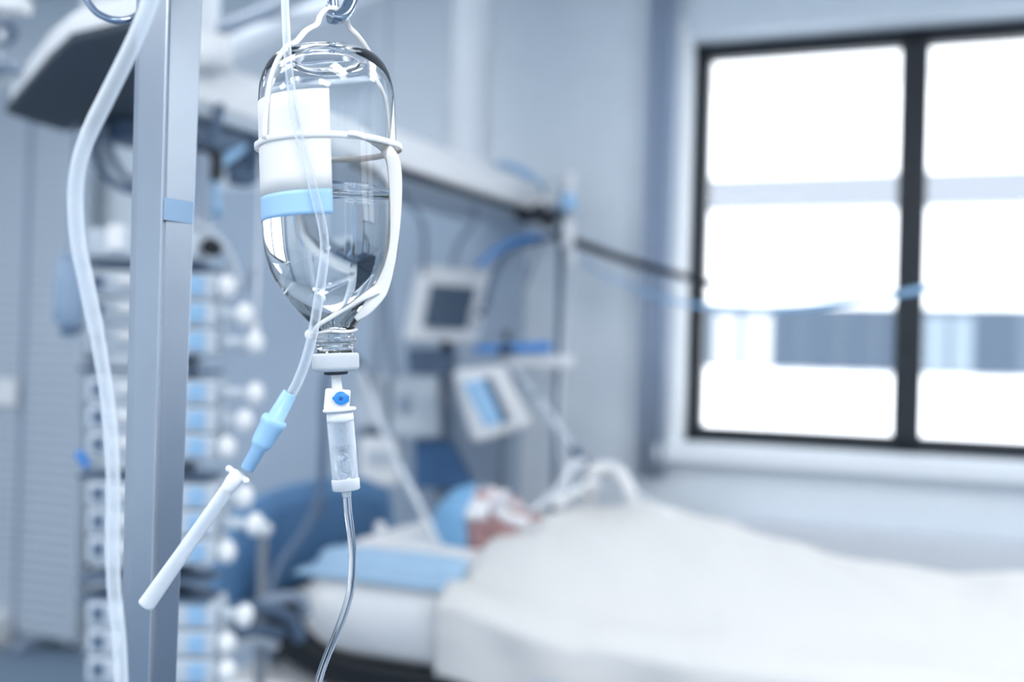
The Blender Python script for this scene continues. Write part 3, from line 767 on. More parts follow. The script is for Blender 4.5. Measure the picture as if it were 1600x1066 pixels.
# surgical cap
m_ = MB()
rg = []
axc = Vector((-1, 0, -.10)).normalized()
for i in range(13):
    a = i/12*PI*.53
    c_ = Vector((-.018, 0, -.004))
    ring = []
    for k in range(28):
        t = 2*PI*k/28
        r1 = .112*math.cos(a); rr = math.sin(a)
        puff = 1+.035*math.sin(7*t)*rr
        ring.append(H(c_+Vector((-r1*1.08+.02*rr*math.sin(t), .088*rr*math.cos(t)*puff, .108*rr*math.sin(t)*puff))))
    rg.append(ring)
m_.rings(rg, cap=False); cap = m_.build('surgical_cap', 'cap_blue', pat)
md = cap.modifiers.new('s', 'SOLIDIFY'); md.thickness = .003; md.offset = 1
# eye pads and tape
m_ = MB()
m_.box((0, 0, 0), (.068, .11, .024), Matrix.Translation(H((.040, -.018, .094))) @ HR, .010, 3)
m_.build('eye_pad', 'gauze', pat)
m_ = MB(); m_.box((0, 0, 0), (.026, .08, .006), Matrix.Translation(H((.090, -.012, .096))) @ HR, .003); m_.tube([H((.085, -.035, .095)), H((.13, -.06, .088)), H((.175, -.07, .085))], .015)
m_.build('mouth_tape', 'gauze', pat)
m_ = MB(); m_.tube([H((.083, -.02, .098)), H((.11, -.03, .115)), P(828, 802, 3.11)], .010); m_.build('breathing_tube', 'milky_tube', pat)
# gown collar
m_ = MB(); m_.tube([LB((.52, -.16, .885)), LB((.50, -.10, .905)), LB((.495, 0, .915)), LB((.50, .10, .905)), LB((.52, .16, .885))], .016)
m_.build('gown_collar', 'pad', pat)

# ------------------------------------------------------------------ sheet
RIDGE = [(.46, .90), (.50, .92), (.56, .945), (.635, .985), (.82, .992), (1.05, .958), (1.2, .905), (1.33, .891), (1.49, .882), (1.64, .866), (1.79, .895), (1.93, .93), (2.0, .90), (2.1, .80), (2.2, .76)]
def sheet_top(x, y):
    r = interp(RIDGE, x); base = mtop(x)+.022
    half = .29 if x < 1.15 else .29-.06*min(1, (x-1.15)/.4)
    k = abs(y)/half
    f = math.exp(-(k**3.2)*.9)
    z = base+(r-base)*f
    p = Vector((x*2.2+y*1.5, y*3.5-x*.8, 0))
    z += .026*noise.noise(p)*min(1, 1.4*f+.3) + .014*noise.noise(Vector((x*7+y*9, y*5-x*3, 5))) + .004*noise.noise(Vector((x*22, y*20, 9)))
    z += .012*math.sin(9*x+14*y+3*noise.noise(p))*math.exp(-((x-.75)/.4)**2)*(1 if y < 0 else .4)
    return max(z, base)
m_ = MB(); N1, N2 = 130, 100
EDGE = .475; DROP = .20
grid = []
for i in range(N1+1):
    row = []
    for j in range(N2+1):
        wv = -(EDGE+DROP)+2*(EDGE+DROP)*j/N2
        x0 = .50-.03*math.sin(3*wv+1)-(.05 if wv < -.2 else 0)*min(1, (-.2-wv)/.3 if wv < -.2 else 0)
        x = x0+(2.16-x0)*i/N1
        if abs(wv) <= EDGE:
            y = wv; z = sheet_top(x, y)
            ed = max(0, (abs(wv)-(EDGE-.05))/.05); z -= .018*ed**2
        else:
            s = -1 if wv < 0 else 1; d = abs(wv)-EDGE
            y = s*(EDGE+.030*math.sin(min(1, d/.03)*PI/2)+.012*math.sin(x*17+2*noise.noise(Vector((x*3, 0, 0))))*min(1, d/.1)+.010)
            z = sheet_top(x, s*EDGE)-.018-d*(1+.10*noise.noise(Vector((x*2.5, 4, s))))
        row.append((x, y, z))
    grid.append(row)
sheetmesh(m_, grid, .004)
sh = m_.build('bed_sheet', 'sheet'); tag(sh, 'white sheet covering the patient from shoulders to feet', 'bed sheet')
# folded edge lying over the near shoulder
m_ = MB()
fold = []
for i in range(7):
    row = []
    for j in range(41):
        y = -.46+.80*j/40; x = .49+.015*math.sin(9*y)+.10*i/6
        row.append((x, y, sheet_top(max(x, .5), y)+.016+.008*math.sin(i/6*PI)))
    fold.append(row)

# things by the headboard
t = thing('drip_rod', Vector((P(412, 900, 2.75).x, 2.75, 0)), 'grey rod with a white round knob in front of the headboard', 'rod')
xx = P(412, 900, 2.75).x
m_ = MB(); m_.tube([Vector((xx, 2.75, .03)), P(412, 828, 2.75)], .012, sm=0, seg=12); m_.build('rod', mat('rod_paint', (112, 120, 130), .5), t)
m_ = MB(); m_.ball(P(413, 827, 2.75), .019); m_.build('knob', 'white_plastic', t)
m_ = MB(); m_.lathe([(0, 0), (0, .12), (.025, .11), (.03, 0)], Vector((xx, 2.75, 0)), (0, 0, 1), 24); m_.build('foot', 'mid_grey', t)
m_ = MB(); c = BD(.07, .34, PZ+.12); m_.ball(P(594, 828, 3.3), (.018, .018, .026)); m_.tube([P(594, 832, 3.3), P(598, 872, 3.3)], .009, sm=0)
o = m_.build('line_plug', 'white_plastic'); tag(o, 'small white plug standing at the far head corner of the bed', 'plug')
cable('power_cable', [(330, 1000, 2.5), (370, 975, 2.6), (420, 940, 2.7), (465, 935, 2.78), (480, 960, 2.8)], .016, 'mid_grey', 'grey cable curving from the pumps to the bed corner')
cable('power_cable', [(300, 985, 2.45), (350, 960, 2.5), (400, 950, 2.6), (450, 965, 2.7), (470, 1000, 2.72)], .018, 'slate', 'thick slate cable below the grey one at the bed corner')
cable('power_cable', [(310, 1020, 2.5), (345, 1000, 2.5), (395, 985, 2.6), (440, 990, 2.7)], .016, 'slate', 'slate cable lowest of those at the bed corner')
cable('power_cable', [(335, 1090, 2.5), (345, 1030, 2.5), (390, 1000, 2.6), (430, 1010, 2.7)], .013, 'grey_plastic', 'pale cable rising from below frame to the bed corner')

# ================================================================== SYRINGE PUMP TOWER
PY = 2.08
tower = thing('pump_tower', Vector((P(235, 700, PY).x, PY+.14, 0)), 'tall docking column behind the stacked syringe pumps', 'pump stand')
tx = P(238, 700, PY).x
m_ = MB(); m_.box((tx, PY+.15, .92), (.09, .05, 1.74), None, .006); m_.build('column', 'mid_grey', tower)
m_ = MB(); m_.box((tx, PY+.15, .03), (.46, .42, .05), None, .02); m_.build('base', 'slate', tower)
for yy in (418, 578, 742, 900, 930):
    m_ = MB(); m_.box(P(238, yy, PY+.06), (.25, .12, .008), None, .003); m_.build('dock_shelf', 'slate', tower)

PWID = .245; PH = .050
def make_pump(ext):
    q = thing('syringe_pump', (0, 0, 0), '', 'syringe pump', 'syringe pumps stacked on the tower')
    m_ = MB(); m_.box((0, .055, PH/2), (PWID, .11, PH), None, .008); m_.build('housing', 'grey_plastic', q, False)
    m_ = MB(); m_.box((.086, -.002, PH/2+.002), (.030, .008, .034), None, .003); m_.build('display', 'key_blue', q, False)
    m_ = MB(); m_.box((-.098, -.002, PH/2+.002), (.022, .008, .026), None, .003); m_.build('key_pad', 'slate', q, False)
    m_ = MB(); m_.lathe([(0, 0), (0, .009), (.10, .009), (.10, 0)], Vector((-.06, -.008, PH/2+.004)), (1, 0, 0), 16); m_.build('syringe', 'white_plastic', q, False)
    m_ = MB(); m_.tube([Vector((PWID/2-.01, .03, PH/2)), Vector((PWID/2+ext, .02, PH/2))], .012, sm=0)
    m_.build('drive_arm', 'grey_plastic', q, False)
    m_ = MB(); m_.ball((PWID/2+ext+.008, .01, PH/2+.001), (.017, .022, .023)); m_.build('plunger_head', 'white_plastic', q, False)
    return q
protos = {e: make_pump(e) for e in (.012, .045, .065)}
used = set()
spec = [(488, .045, 0), (532, .065, 0), (612, .065, 0), (655, .045, 0), (698, .012, 0), (775, .045, 0), (818, .065, 0), (862, .012, 0), (962, .045, 0), (1006, .012, 0), (1050, .012, 0), (445, .012, 0)]
words = ['second', 'third', 'fourth', 'fifth', 'sixth', 'seventh', 'eighth', 'ninth', 'tenth', 'eleventh', 'twelfth', 'topmost']
cap_ = ['with white plunger knob close to the bottle', 'above the first dark gap', 'just below the first dark gap', 'level with the blue tube connector', 'above the second dark gap', 'just below the second dark gap', 'crossed by the white needle sheath', 'beside the headboard edge', 'under the wide lower gap', 'near the bottom of the picture', 'lowest in the picture', 'below the black knob']
for i, (yy, ext, _) in enumerate(spec):
    c = P(235, yy, PY); c.z -= PH/2
    lab = '%s syringe pump from the top, %s' % (words[i], cap_[i])
    if ext not in used:
        o = protos[ext]; used.add(ext); o.location = c; o.rotation_euler = (0, 0, .03); o['label'] = lab
    else:
        dup(protos[ext], c, .03, lab, 'syringe pumps stacked on the tower')
# infusion unit above them with black knob
t = thing('infusion_controller', P(235, 410, PY), 'pale infusion controller with a black knob, above the syringe pumps', 'infusion controller')
m_ = MB(); m_.box(P(235, 385, PY+.05), (.22, .10, .058), None, .01); m_.build('housing', 'grey_plastic', t)
m_ = MB(); m_.box(P(182, 372, PY), (.035, .02, .05), None, .006); m_.build('label_plate', 'white_plastic', t)
m_ = MB(); m_.lathe([(0, 0), (0, .016), (.03, .017), (.034, 0)], P(335, 388, PY+.02), (0, -1, 0), 20); m_.tube([P(300, 388, PY+.03), P(335, 388, PY+.03)], .010, sm=0); m_.build('knob', 'black', t)
# drip unit mounted above
t = thing('drip_sensor', P(325, 262, 2.3), 'black sensor box with white body hanging under the dark hood', 'sensor')
m_ = MB(); m_.box(P(326, 258, 2.35), (.055, .05, .065), None, .008); m_.build('body', 'black', t)
m_ = MB(); m_.box(P(312, 320, 2.35), (.04, .04, .10), None, .008); m_.build('lower_body', 'grey_plastic', t)
m_ = MB(); m_.tube([P(326, 258, 2.35), P(335, 210, 2.38), P(345, 165, 2.42)], .010); m_.build('hanger', 'slate', t)
cable('gas_hose', [(388, 215, 2.62), (372, 235, 2.55), (345, 255, 2.5), (333, 290, 2.45), (338, 335, 2.4)], .013, 'blue_plastic', 'bright blue gas hose hanging under the beam beside the black sensor', 'hose')
cable('gas_hose', [(400, 185, 2.62), (402, 240, 2.6), (392, 275, 2.58), (360, 275, 2.55)], .022, 'slate', 'thick slate hose looping under the beam left of the bottle', 'hose')
cable('white_lead', [(300, 345, 2.2), (340, 372, 2.2), (362, 410, 2.2), (375, 455, 2.18)], .008, 'grey_plastic', 'pale lead arching right of the black knob', 'lead')
cable('dark_lead', [(345, 470, 2.3), (365, 452, 2.3), (385, 445, 2.3), (400, 420, 2.32)], .008, 'mid_grey', 'grey lead between the pump knobs and the bottle', 'lead')
cable('hood_cable', [(150, 200, 2.35), (148, 240, 2.35), (165, 275, 2.35), (200, 296, 2.35), (240, 300, 2.35)], .009, 'slate', 'slate cable loop below the hood, left one', 'cable')
cable('hood_cable', [(160, 195, 2.4), (172, 235, 2.4), (190, 270, 2.4), (225, 300, 2.4)], .009, 'mid_grey', 'grey cable loop below the hood, right one', 'cable')
t = thing('syringe', P(385, 540, 2.15), 'small white stopper hanging right of the third pump', 'stopper')
m_ = MB(); m_.ball(P(396, 543, 2.15), .014); m_.tube([P(396, 543, 2.15), P(399, 505, 2.15)], .008, sm=0); m_.build('tip', 'white_plastic', t)
m_ = MB(); m_.tube([P(399, 505, 2.15), P(402, 440, 2.2), P(405, 330, 2.4), P(408, 205, 2.66)], .003); m_.build('line', 'milky_tube', t)
# hanging infusion bag at left
bag = thing('infusion_bag', P(112, 400, 2.0), 'blurred clear infusion bottle hanging left of the pumps', 'infusion bottle')
m_ = MB(); m_.lathe([(0, 0), (0, .012), (.01, .022), (.09, .026), (.12, .027), (.13, .016), (.15, .014), (.15, 0)], P(108, 398, 2.0), (0.03, 0, -1), 20); m_.build('body', see_through('bag_plastic', (140, 165, 192), .5, .3), bag)
m_ = MB(); m_.lathe([(0, 0), (0, .02), (.012, .02), (.012, 0)], P(113, 508, 2.0), (0, 0, -1), 18); m_.build('cap', 'slate', bag)
m_ = MB(); m_.tube([P(108, 398, 2.0), P(112, 300, 2.1), P(118, 195, 2.2)], .004); m_.build('hanger', 'mid_grey', bag)
t = thing('stopcock', P(130, 718, 2.0), 'small bright blue stopcock left of the pump tower', 'stopcock')
m_ = MB(); m_.box((0, 0, 0), (.014, .012, .034), Matrix.Translation(P(129, 718, 2.0)) @ Matrix.Rotation(-.6, 4, 'Y'), .004); m_.ball(P(126, 712, 1.995), .009); m_.build('handle', 'valve_blue', t)
m_ = MB(); m_.tube([P(133, 722, 2.01), P(150, 728, 2.05), P(160, 730, 2.08)], .006); m_.build('port', 'grey_plastic', t)

# ================================================================== FOREGROUND: POST
K = .70/FPX
PYp = .78
px_top, px_bot = 262, 232
T = P(262, 0, PYp); Bm = P(233, 1066, PYp)
xm = (T.x+Bm.x)/2
stand = thing('drip_stand', Vector((xm, PYp+.02, 0)), 'square brushed aluminium drip stand post left of the bottle', 'drip stand')
def postcorner(px, Y):
    a = P(px[0], 0, Y); b = P(px[1], 1066, Y); return a, b
c0 = postcorner((262, 232), .772)       # edge towards the camera
c1 = postcorner((212, 187), .793)       # left corner
c2 = postcorner((317, 276), .797)       # right corner
c3 = (c1[0]+(c2[0]-c0[0]), c1[1]+(c2[1]-c0[1]))
def at_z(c, z):
    a, b = c; t = (z-a.z)/(b.z-a.z); return a+(b-a)*t
pz0, pz1 = .14, 1.98
m_ = MB()
cs = [c0, c1, c3, c2]
m_.prism([at_z(c, pz0) for c in cs], [at_z(c, pz1) for c in cs], .0012, 2)
m_.build('post', 'alu', stand)
m_ = MB()
tp = at_z(c0, pz1)+Vector((0, .016, 0)); bp = at_z(c0, pz0)+Vector((0, .016, 0))
m_.box(tp+Vector((0, 0, .006)), (.06, .05, .014), None, .004); m_.build('end_cap', 'dark_rubber', stand)
m_ = MB()
for a in range(5):
    d = Vector((math.cos(a*2*PI/5+.3), math.sin(a*2*PI/5+.3), 0)); m_.tube([bp+Vector((0, 0, .02)), Vector((bp.x, bp.y, .085))+d*.28], [.02, .014], sm=0)
bs = m_.build('base', 'steel', stand)
for a in range(5):
    d = Vector((math.cos(a*2*PI/5+.3), math.sin(a*2*PI/5+.3), 0)); m_ = MB(); q = Vector((bp.x, bp.y, .034))+d*.27
    m_.lathe([(-.012, 0), (-.012, .034), (.012, .034), (.012, 0)], q, d.cross(Vector((0, 0, 1))), 16); m_.build('castor', 'black', bs)
# crossbar hooks
zt = 1.70
hk = at_z(c0, zt)+Vector((0, .016, 0))
m_ = MB(); m_.tube([hk, P(420, -130, .76), P(512, -70, .742), P(517, -30, .733), P(517, 8, .727), P(524, 24, .7235), P(536, 16, .718), P(549, -6, .712), P(549, -36, .706), P(541, -34, .702), P(548, -12, .697), P(544, 12, .692), P(532, 25, .690), P(518, 24, .688)], [.0045]*13, sm=0) if False else None
m_.tube([hk, P(400, -150, .765), P(495, -110, .755), P(516, -60, .745), P(517, -20, .737), P(520, 12, .728), P(531, 20, .718), P(545, 12, .708), P(551, -6, .700), P(552, -20, .696)], .0042, sm=6, seg=14)
m_.bm.free(); m_ = MB()
# arm going right and dropping into a hook that opens to the left
m_.tube([hk, P(380, -150, .77), P(500, -120, .765), P(560, -80, .745), P(556, -35, .72), P(549, -2, .708), P(540, 19, .700), P(528, 27, .694), P(515, 26, .690)], .0044, sm=7, seg=14)
m_.build('hook', 'steel', stand)
m_ = MB()
m_.tube([hk-Vector((0, 0, .01)), P(400, -120, .78), P(500, -60, .745), P(518, -20, .728), P(519, 10, .722), P(523, 30, .7235)], .0042, sm=7, seg=14)
m_.build('hook_brace', 'steel', stand)
m_ = MB()
m_.tube([hk, P(190, -140, .80), P(135, -100, .80), P(124, -40, .80), P(133, -5, .80), P(152, 20, .80), P(178, 31, .80), P(205, 29, .805), P(232, 10, .815)], .0026, sm=7, seg=14)
m_.build('hook', 'steel', stand)
# blue label's reflection, painted as a pale patch on the right face
m_ = MB()
a0 = at_z(c0, P(258, 310, .78).z); a1 = at_z(c0, P(258, 345, .78).z); b0 = at_z(c2, P(258, 310, .78).z); b1 = at_z(c2, P(258, 345, .78).z)
ofs = Vector((.7, -.9, 0)).normalized()*.0004
m_.prism([a0.lerp(b0, .05)+ofs, a0.lerp(b0, .95)+ofs, a1.lerp(b1, .95)+ofs, a1.lerp(b1, .05)+ofs], [a0.lerp(b0, .05), a0.lerp(b0, .95), a1.lerp(b1, .95), a1.lerp(b1, .05)])
m_.build('painted_reflection', mat('painted_reflection_blue', (150, 178, 206), .4, metal=.3), stand)

# ================================================================== THE BOTTLE
Pb = P(508, 63, .70); Pn = P(524, 553, .70)
axd = (Pn-Pb).normalized(); ka = (Pn-Pb).length/490
U0 = Vector((0, -1, 0)); U0 = (U0-axd*U0.dot(axd)).normalized()    # towards the camera
V0 = axd.cross(U0)                                                 # sideways
if V0.x < 0: V0 = -V0                                              # to the right
def BT(a, r, th):
    """a px below the bottle's base, radius r px, th radians from the front towards the right"""
    return Pb+axd*(a*ka)+(U0*math.cos(th)+V0*math.sin(th))*(r*K)
def latheB(mb, prof, seg=96, cap=False):
    mb.rings([[BT(a, max(r, .02), 2*PI*k/seg) for k in range(seg)] for a, r in prof], cap=cap)
bottle = thing('infusion_bottle', Pb, 'clear glass infusion bottle hanging upside down from the steel hook', 'infusion bottle')
outer = [(44, 0), (43, 18), (39, 34), (32, 46), (25, 54), (21, 61), (21, 67), (25, 76), (32, 85), (42, 92.5), (56, 99), (74, 103.5), (98, 105.7), (290, 106), (312, 105), (335, 102), (358, 96), (378, 87), (396, 76), (412, 64), (427, 51), (439, 40), (448, 33), (455, 29.5), (460, 28.5), (463, 31), (466, 33), (470, 33), (473, 31), (475, 28.5), (486, 28), (489, 30), (494, 30), (508, 30)]
inner = [(508, 22), (490, 22), (462, 22.5), (450, 28), (440, 34.5), (428, 45.5), (412, 60), (396, 72.3), (378, 83.3), (358, 92.3), (335, 98.5), (312, 101.6), (290, 102.6), (98, 102.3), (76, 100), (60, 95.5), (48, 89), (39, 81), (33, 73), (30, 65), (33, 58), (39, 49), (45, 36), (49, 18), (50, 0)]
m_ = MB(); latheB(m_, outer+inner); m_.build('glass', 'glass', bottle)
# solution inside, level surface
lev = P(560, 286, .66).z
wp = [(290, 102.9), (312, 101.9), (335, 98.8), (358, 92.6), (378, 83.6), (396, 72.6), (412, 60.3), (428, 45.8), (440, 34.8), (450, 28.3), (462, 22.8), (490, 22.3), (500, 22.3)]
m_ = MB(); SG = 96; rgs = []
def level_point(th, r):
    b = BT(0, r, th); return b+axd*((lev-b.z)/axd.z)
for r in (.02, 30, 60, 85, 98, 102.9): rgs.append([level_point(2*PI*k/SG, r)+Vector((0, 0, .0006 if r > 101 else 0)) for k in range(SG)])
for a, r in [(250, 102.9)]+wp: rgs.append([BT(a, r, 2*PI*k/SG) for k in range(SG)])
m_.rings(rgs); m_.build('solution', 'water', bottle)
# paper label
def patch(mb, a0, a1, t0, t1, r, th=.5, n=40, ma=6):
    A = []; B = []
    for i in range(ma+1):
        a = a0+(a1-a0)*i/ma
        A.append([BT(a, r+th, t0+(t1-t0)*k/n) for k in range(n+1)]); B.append([BT(a, r, t0+(t1-t0)*k/n) for k in range(n+1)])
    for X, fl in ((A, 0), (B, 1)):
        V = [[mb.bm.verts.new(p) for p in r_] for r_ in X]
        for i in range(ma):
            for k in range(n):
                q = (V[i][k], V[i+1][k], V[i+1][k+1], V[i][k+1]); mb.bm.faces.new(q if fl else q[::-1]).smooth = True
        if fl == 0: VA = V
        else: VB = V
    bd = [(i, 0) for i in range(ma+1)]+[(ma, k) for k in range(1, n+1)]+[(i, n) for i in range(ma-1, -1, -1)]+[(0, k) for k in range(n-1, 0, -1)]
    for a, b in zip(bd, bd[1:]+bd[:1]):
        mb.bm.faces.new((VA[a[0]][a[1]], VA[b[0]][b[1]], VB[b[0]][b[1]], VB[a[0]][a[1]]))
TL0, TL1 = math.radians(-112), math.radians(11)
m_ = MB(); patch(m_, 101, 248, TL0, TL1, 106.2); lb = m_.build('label', 'label', bottle)
m_ = MB(); patch(m_, 248, 285, TL0, TL1, 106.2); m_.build('label_band', 'label_blue', lb)
# cap
m_ = MB(); latheB(m_, [(489, 30.3), (489, 34), (491, 36), (494, 36.5), (510, 36.5), (514, 35.5), (517, 32), (518, 22), (518, .1)], 48); latheB(m_, [(489, 30.3), (508, 30.3)], 48); m_.build('cap', 'cap', bottle)
m_ = MB(); latheB(m_, [(517, .1), (517, 19), (522, 18), (523, 10), (523, .1)], 32); m_.build('stopper', 'dark_rubber', bottle)

# hanger strap
strap = thing('bottle_hanger', P(520, 30, .70), 'white plastic net strap holding the glass bottle on its hook', 'hanger strap')
m_ = MB()
def fpt(px, py, Y): return P(px, py, Y)
rngA = []; nS = 72
for a, r in ((163, 107.6), (163.5, 109.2), (168, 109.6), (172.5, 109.2), (173, 107.6)):
    rngA.append([BT(a+ (3*math.sin(2*PI*k/nS)), r+(5.5*max(0, abs(math.sin(2*PI*k/nS))-.93)/.07), 2*PI*k/nS) for k in range(nS)])
m_.rings(rngA+[rngA[0]], cap=False); bmesh.ops.remove_doubles(m_.bm, verts=m_.bm.verts, dist=1e-6); m_.build('band', 'strap', strap)
m_ = MB()
m_.ribbon([BT(166, 111, -.86), BT(120, 110, -.80), BT(95, 109, -.74), BT(70, 106, -.68), BT(46, 97.5, -.62), BT(28, 86, -.55), P(462, 66, .668), P(478, 48, .677), P(495, 38, .684), P(500, 26, .69), P(507, 17, .700), P(517, 13, .704), P(528, 14, .707)], [7.5*K, 7.5*K, 8*K, 9*K, 9*K, 9*K, 10*K], .0016, (0, -1, .2), 6)
m_.ribbon([P(528, 14, .707), P(540, 27, .709), P(545, 42, .712), P(558, 55, .718), P(572, 74, .726), P(586, 100, .738), BT(70, 107, 2.2), BT(100, 110, 2.15), BT(165, 111, 2.05)], [9*K, 9*K, 8*K, 8*K, 7*K], .0016, (0, -1, .2), 6)
m_.build('hanging_loop', 'strap', strap)
m_ = MB()
m_.ribbon([BT(167, 110.6, .42), BT(169, 110.8, .60), P(596, 229, .684), P(606, 238, .682), P(614, 256, .683), P(617, 290, .684), P(615, 340, .684), P(611, 380, .684), P(604, 420, .684), P(592, 455, .684), P(574, 482, .684), P(556, 499, .686)], [8*K, 9*K, 14*K, 21*K, 23*K, 22*K, 22*K, 21*K, 22*K, 26*K, 18*K, 8*K], .0016, (0, -1, .1), 7)
m_.ribbon([P(590, 452, .6825), P(562, 467, .680), P(535, 484, .680), P(515, 497, .681), P(498, 508, .684), P(490, 518, .690)], [15*K, 10*K, 8*K, 7*K, 7*K, 6*K], .0016, (0, -1, .1), 6)
m_.build('side_strap', 'strap', strap)
m_ = MB()
m_.tube([BT(452, 31, -2.9+6.1*i/16) if False else BT(455+2*math.sin(i), 33.5, 2*PI*i/16) for i in range(17)], .0011, sm=3, seg=8)
m_.ball(BT(459, 37, -1.45), (.0040, .003, .0036))
m_.build('neck_ring', 'strap', strap)
# left strap passing behind
m_ = MB(); m_.ribbon([BT(170, 110, -2.2), BT(230, 110.5, -2.25), BT(300, 110, -2.3), BT(350, 101, -2.4), BT(400, 78, -2.5), BT(440, 45, -2.6), BT(456, 35, -2.6)], [16*K, 18*K, 18*K, 16*K, 10*K], .0014, (0, 1, 0), 6); m_.build('rear_strap', 'strap', strap)

# ================================================================== DRIP CHAMBER
drip = thing('drip_chamber', P(527, 583, .70), 'clear drip chamber with blue vent valve hanging below the bottle cap', 'drip chamber')
D0 = P(527, 600, .70); D1 = P(541, 765, .70)
dax = (D1-D0).normalized()
def dl(mb, prof, seg=40, o=D0, a=dax): mb.lathe([(x*K, max(.01, r)*K) for x, r in prof], o, a, seg)
m_ = MB(); m_.tube([P(523, 574, .70), P(525, 588, .70), P(527, 614, .70)], [8.5*K, 7.5*K, 8.5*K], sm=3, seg=16); m_.build('spike', 'white_plastic', drip)
DF_ = Matrix(((dax.cross(Vector((0, 1, 0))).x*-1, 0, -dax.x, 0), (0, 1, 0, 0), (dax.cross(Vector((0, 1, 0))).z*-1, 0, -dax.z, 0), (0, 0, 0, 1)))
bx = P(527, 625, .70)
m_ = MB(); m_.box((0, 0, 0), (37*K, 26*K, 34*K), Matrix.Translation(bx) @ Matrix.Rotation(math.radians(3.5), 4, 'Y'), .0014, 3); m_.build('head', 'white_plastic', drip)
m_ = MB()
vc = P(535, 622, .70)+Vector((0, -14*K, 0))
m_.lathe([(0, 0), (0, 10.5*K), (4*K, 10.5*K), (5*K, 9*K), (5*K, .02*K)], vc, (0, -1, 0), 24)
pr = [(-14, 0), (-6, -7.5), (6, -8.5), (13, -4), (13, 5), (5, 9), (-6, 7.5)]
m_.prism([vc+Vector((x*K, -.5*K, -z*K)) for x, z in pr], [vc+Vector((x*K, -4*K, -z*K)) for x, z in pr], .0004)
vv = m_.build('vent_valve', 'valve_blue', drip)
m_ = MB(); m_.ball(vc+Vector((.5*K, -5.2*K, 0)), (3.2*K, 1.2*K, 3.2*K)); m_.build('valve_hole', mat('valve_core', (28, 88, 160), .4), vv)
m_ = MB(); dl(m_, [(37, 0), (37, 20), (38, 25.5), (41, 26), (43, 25.5), (44, 20), (44, 0)]); m_.build('flange', 'white_plastic', drip)
m_ = MB(); dl(m_, [(43, .0), (43, 20.5), (55, 21), (60, 20.8), (60, .1)]); m_.build('collar', see_through('frosted_collar', (232, 238, 244), .2, .3), drip)
# chamber wall: outer and inner skin
m_ = MB(); dl(m_, [(58, 20.3), (60, 21), (150, 20.6), (152, 19.5), (150, 18.2), (60, 18.4), (58, 20.3)]); m_.build('chamber', M['clear_plastic'], drip)
m_ = MB(); dl(m_, [(97, .05), (97, 17.9), (148, 17.6), (148, .05)]); m_.build('fluid', mat('chamber_fluid', (250, 252, 255), 0, var=0, trans=1, ior=1.33), drip)
m_ = MB(); dl(m_, [(57, .05), (57, 13), (66, 12), (68, 5), (76, 2.2), (76, .05)]); m_.build('drop_former', 'clear_plastic', drip)
m_ = MB(); dl(m_, [(148, .05), (148, 20.5), (150, 22), (165, 21.5), (167, 19), (167, .05)]); m_.build('bottom_cap', 'sheath', drip)
m_ = MB(); dl(m_, [(166, .05), (166, 7.5), (176, 7), (178, 4), (178, .05)]); m_.build('outlet', 'sheath', drip)

cg = mat('tubing_clear', (244, 248, 252), .02, var=0, trans=1.0, ior=1.38)
def hollow(mb, pts, ro, ri, seg=18, sm=8):
    mb.tube(pts, ro, seg=seg, sm=sm, cap=False)
    b2 = MB(); b2.tube(pts, ri, seg=seg, sm=sm, cap=False)
    me = bpy.data.meshes.new('x'); b2.bm.to_mesh(me); b2.bm.free()
    n0 = len(mb.bm.faces); mb.bm.from_mesh(me); bpy.data.meshes.remove(me)
def finish_hollow(mb, name, m, parent=None):
    # keep inner skin pointing inwards
    o = mb.build(name, m, parent); return o
m_ = MB()
line = [(542, 768, .70), (544, 800, .70), (549, 840, .70), (551, 880, .70), (548, 920, .70), (539, 955, .70), (526, 990, .70), (511, 1025, .70), (499, 1060, .70), (488, 1110, .70), (480, 1180, .705)]
m_.tube([P(*p) for p in line], 6.2*K, seg=18, sm=8); o = m_.build('drip_line', cg); tag(o, 'clear drip line hanging from the chamber outlet to the lower edge', 'tubing')
m_ = MB(); m_.tube([P(*p) for p in line], 3.4*K, seg=14, sm=8)
m_.bm.free()

# ================================================================== SECOND LINE WITH BLUE CONNECTOR
YL = .655
KL = YL/FPX
line2 = [(444, -120, .69), (444, -40, .68), (446, 20, .665), (449, 80, YL), (454, 130, YL), (461, 180, YL), (472, 230, YL), (486, 280, YL), (496, 320, YL), (505, 360, YL), (507, 395, YL), (502, 440, YL), (496, 480, YL), (489, 520, YL), (479, 560, YL), (466, 595, YL), (455, 617, YL)]
lineset = thing('connector_line', P(455, 617, YL), 'clear line with pale blue connector and white needle sheath across the post', 'infusion line')
m_ = MB(); m_.tube([P(*p) for p in line2], [6.5*KL]*3+[7.2*KL]*4+[8*KL]*4, seg=18, sm=8); m_.build('tube', M['line2'], lineset)
C0 = P(453, 614, YL); C1 = P(385, 735, YL); cax = (C1-C0).normalized(); cl = (C1-C0).length/KL
m_ = MB(); m_.lathe([(r0*KL, r*KL) for r0, r in ((0, 7), (0, 10.5), (2, 11.5), (44, 13.5), (46, 19), (50, 20.5), (56, 20.5), (60, 18.5), (88, 17), (95, 15), (98, 11.5), (136, 10.5), (138, 8), (138, .1))], C0, cax, 32)
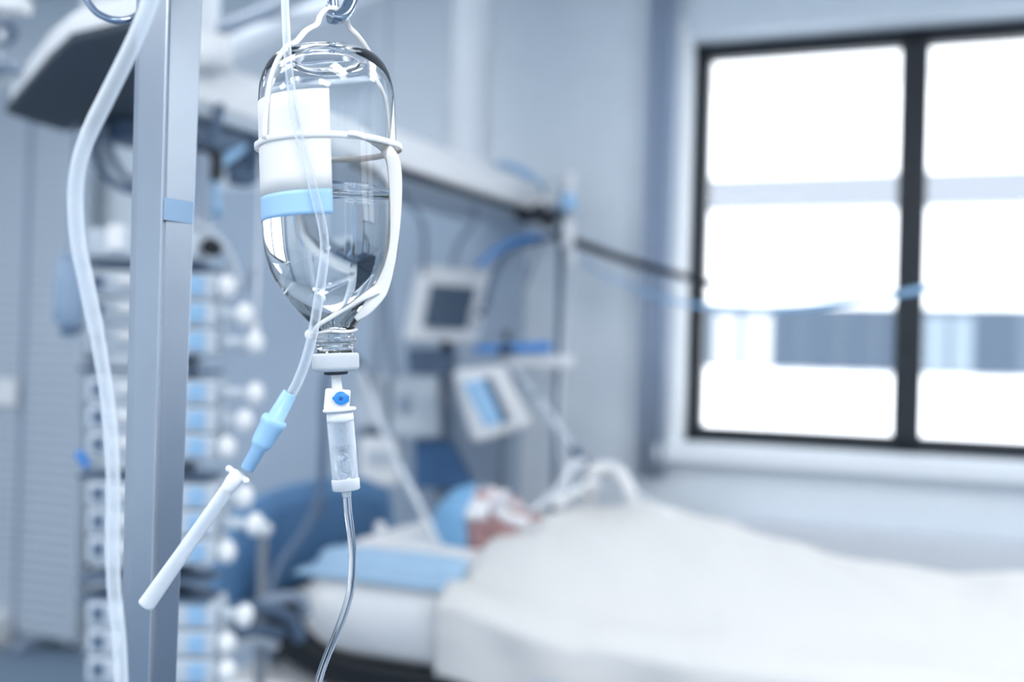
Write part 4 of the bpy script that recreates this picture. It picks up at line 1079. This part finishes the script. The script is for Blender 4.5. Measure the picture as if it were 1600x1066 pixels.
m_.build('connector', 'blue_plastic', lineset)
E0 = P(378, 728, YL); E1 = P(226, 945, .66); eax = (E1-E0).normalized()
m_ = MB()
pc = P(371, 742, YL); wx = Vector((0, 1, 0)).cross(eax).normalized()
m_.tube([pc-wx*15*KL, pc, pc+wx*15*KL], [5*KL, 5*KL, 5*KL], sm=3, seg=12)
m_.ball(pc-wx*16*KL, 5.5*KL); m_.ball(pc+wx*16*KL, 5.5*KL)
m_.lathe([(-4*KL, .1*KL), (-4*KL, 11*KL), (14*KL, 12*KL), (22*KL, 11*KL), (34*KL, 10*KL), (34*KL, .1*KL)], pc, eax, 24)
m_.build('luer_lock', 'white_plastic', lineset)
m_ = MB(); s0 = pc+eax*18*KL
Ls = (E1-s0).length/KL
m_.lathe([(x*KL, r*KL) for x, r in ((0, 9), (6, 10.5), (Ls*.5, 11.5), (Ls-6, 13.5), (Ls-1, 13.8), (Ls, 11.5), (Ls, 8.5), (Ls-8, 8.0), (Ls-10, .1))], s0, eax, 28)
ns = m_.build('needle_sheath', 'sheath', lineset)
m_ = MB(); m_.lathe([(10*KL, 5*KL), (Ls*.42*KL, 5*KL), (Ls*.44*KL, 1.5*KL), (Ls*.8*KL, 1*KL)], s0, eax, 14); m_.build('needle', 'pale_blue', ns)

# ================================================================== THICK TUBE AT LEFT
YT = .56; KT = YT/FPX
line3 = [(262, -110, .57), (246, -40, .56), (232, 10, YT), (212, 60, YT), (188, 110, YT), (163, 160, YT), (141, 205, YT), (126, 245, YT), (119, 285, YT), (118, 330, YT), (123, 385, YT), (134, 440, YT), (147, 500, YT), (158, 560, YT), (167, 620, YT), (174, 690, YT), (177, 770, YT), (176, 850, YT), (178, 920, YT), (185, 990, YT), (189, 1060, YT), (190, 1160, YT)]
m_ = MB(); m_.tube([P(*p) for p in line3], [13*KT]*6+[12*KT]*6+[10.5*KT]*8, seg=20, sm=8)
o = m_.build('thick_tube', 'thick_tube'); tag(o, 'thick milky tube curving down in front of the post at left', 'tube')
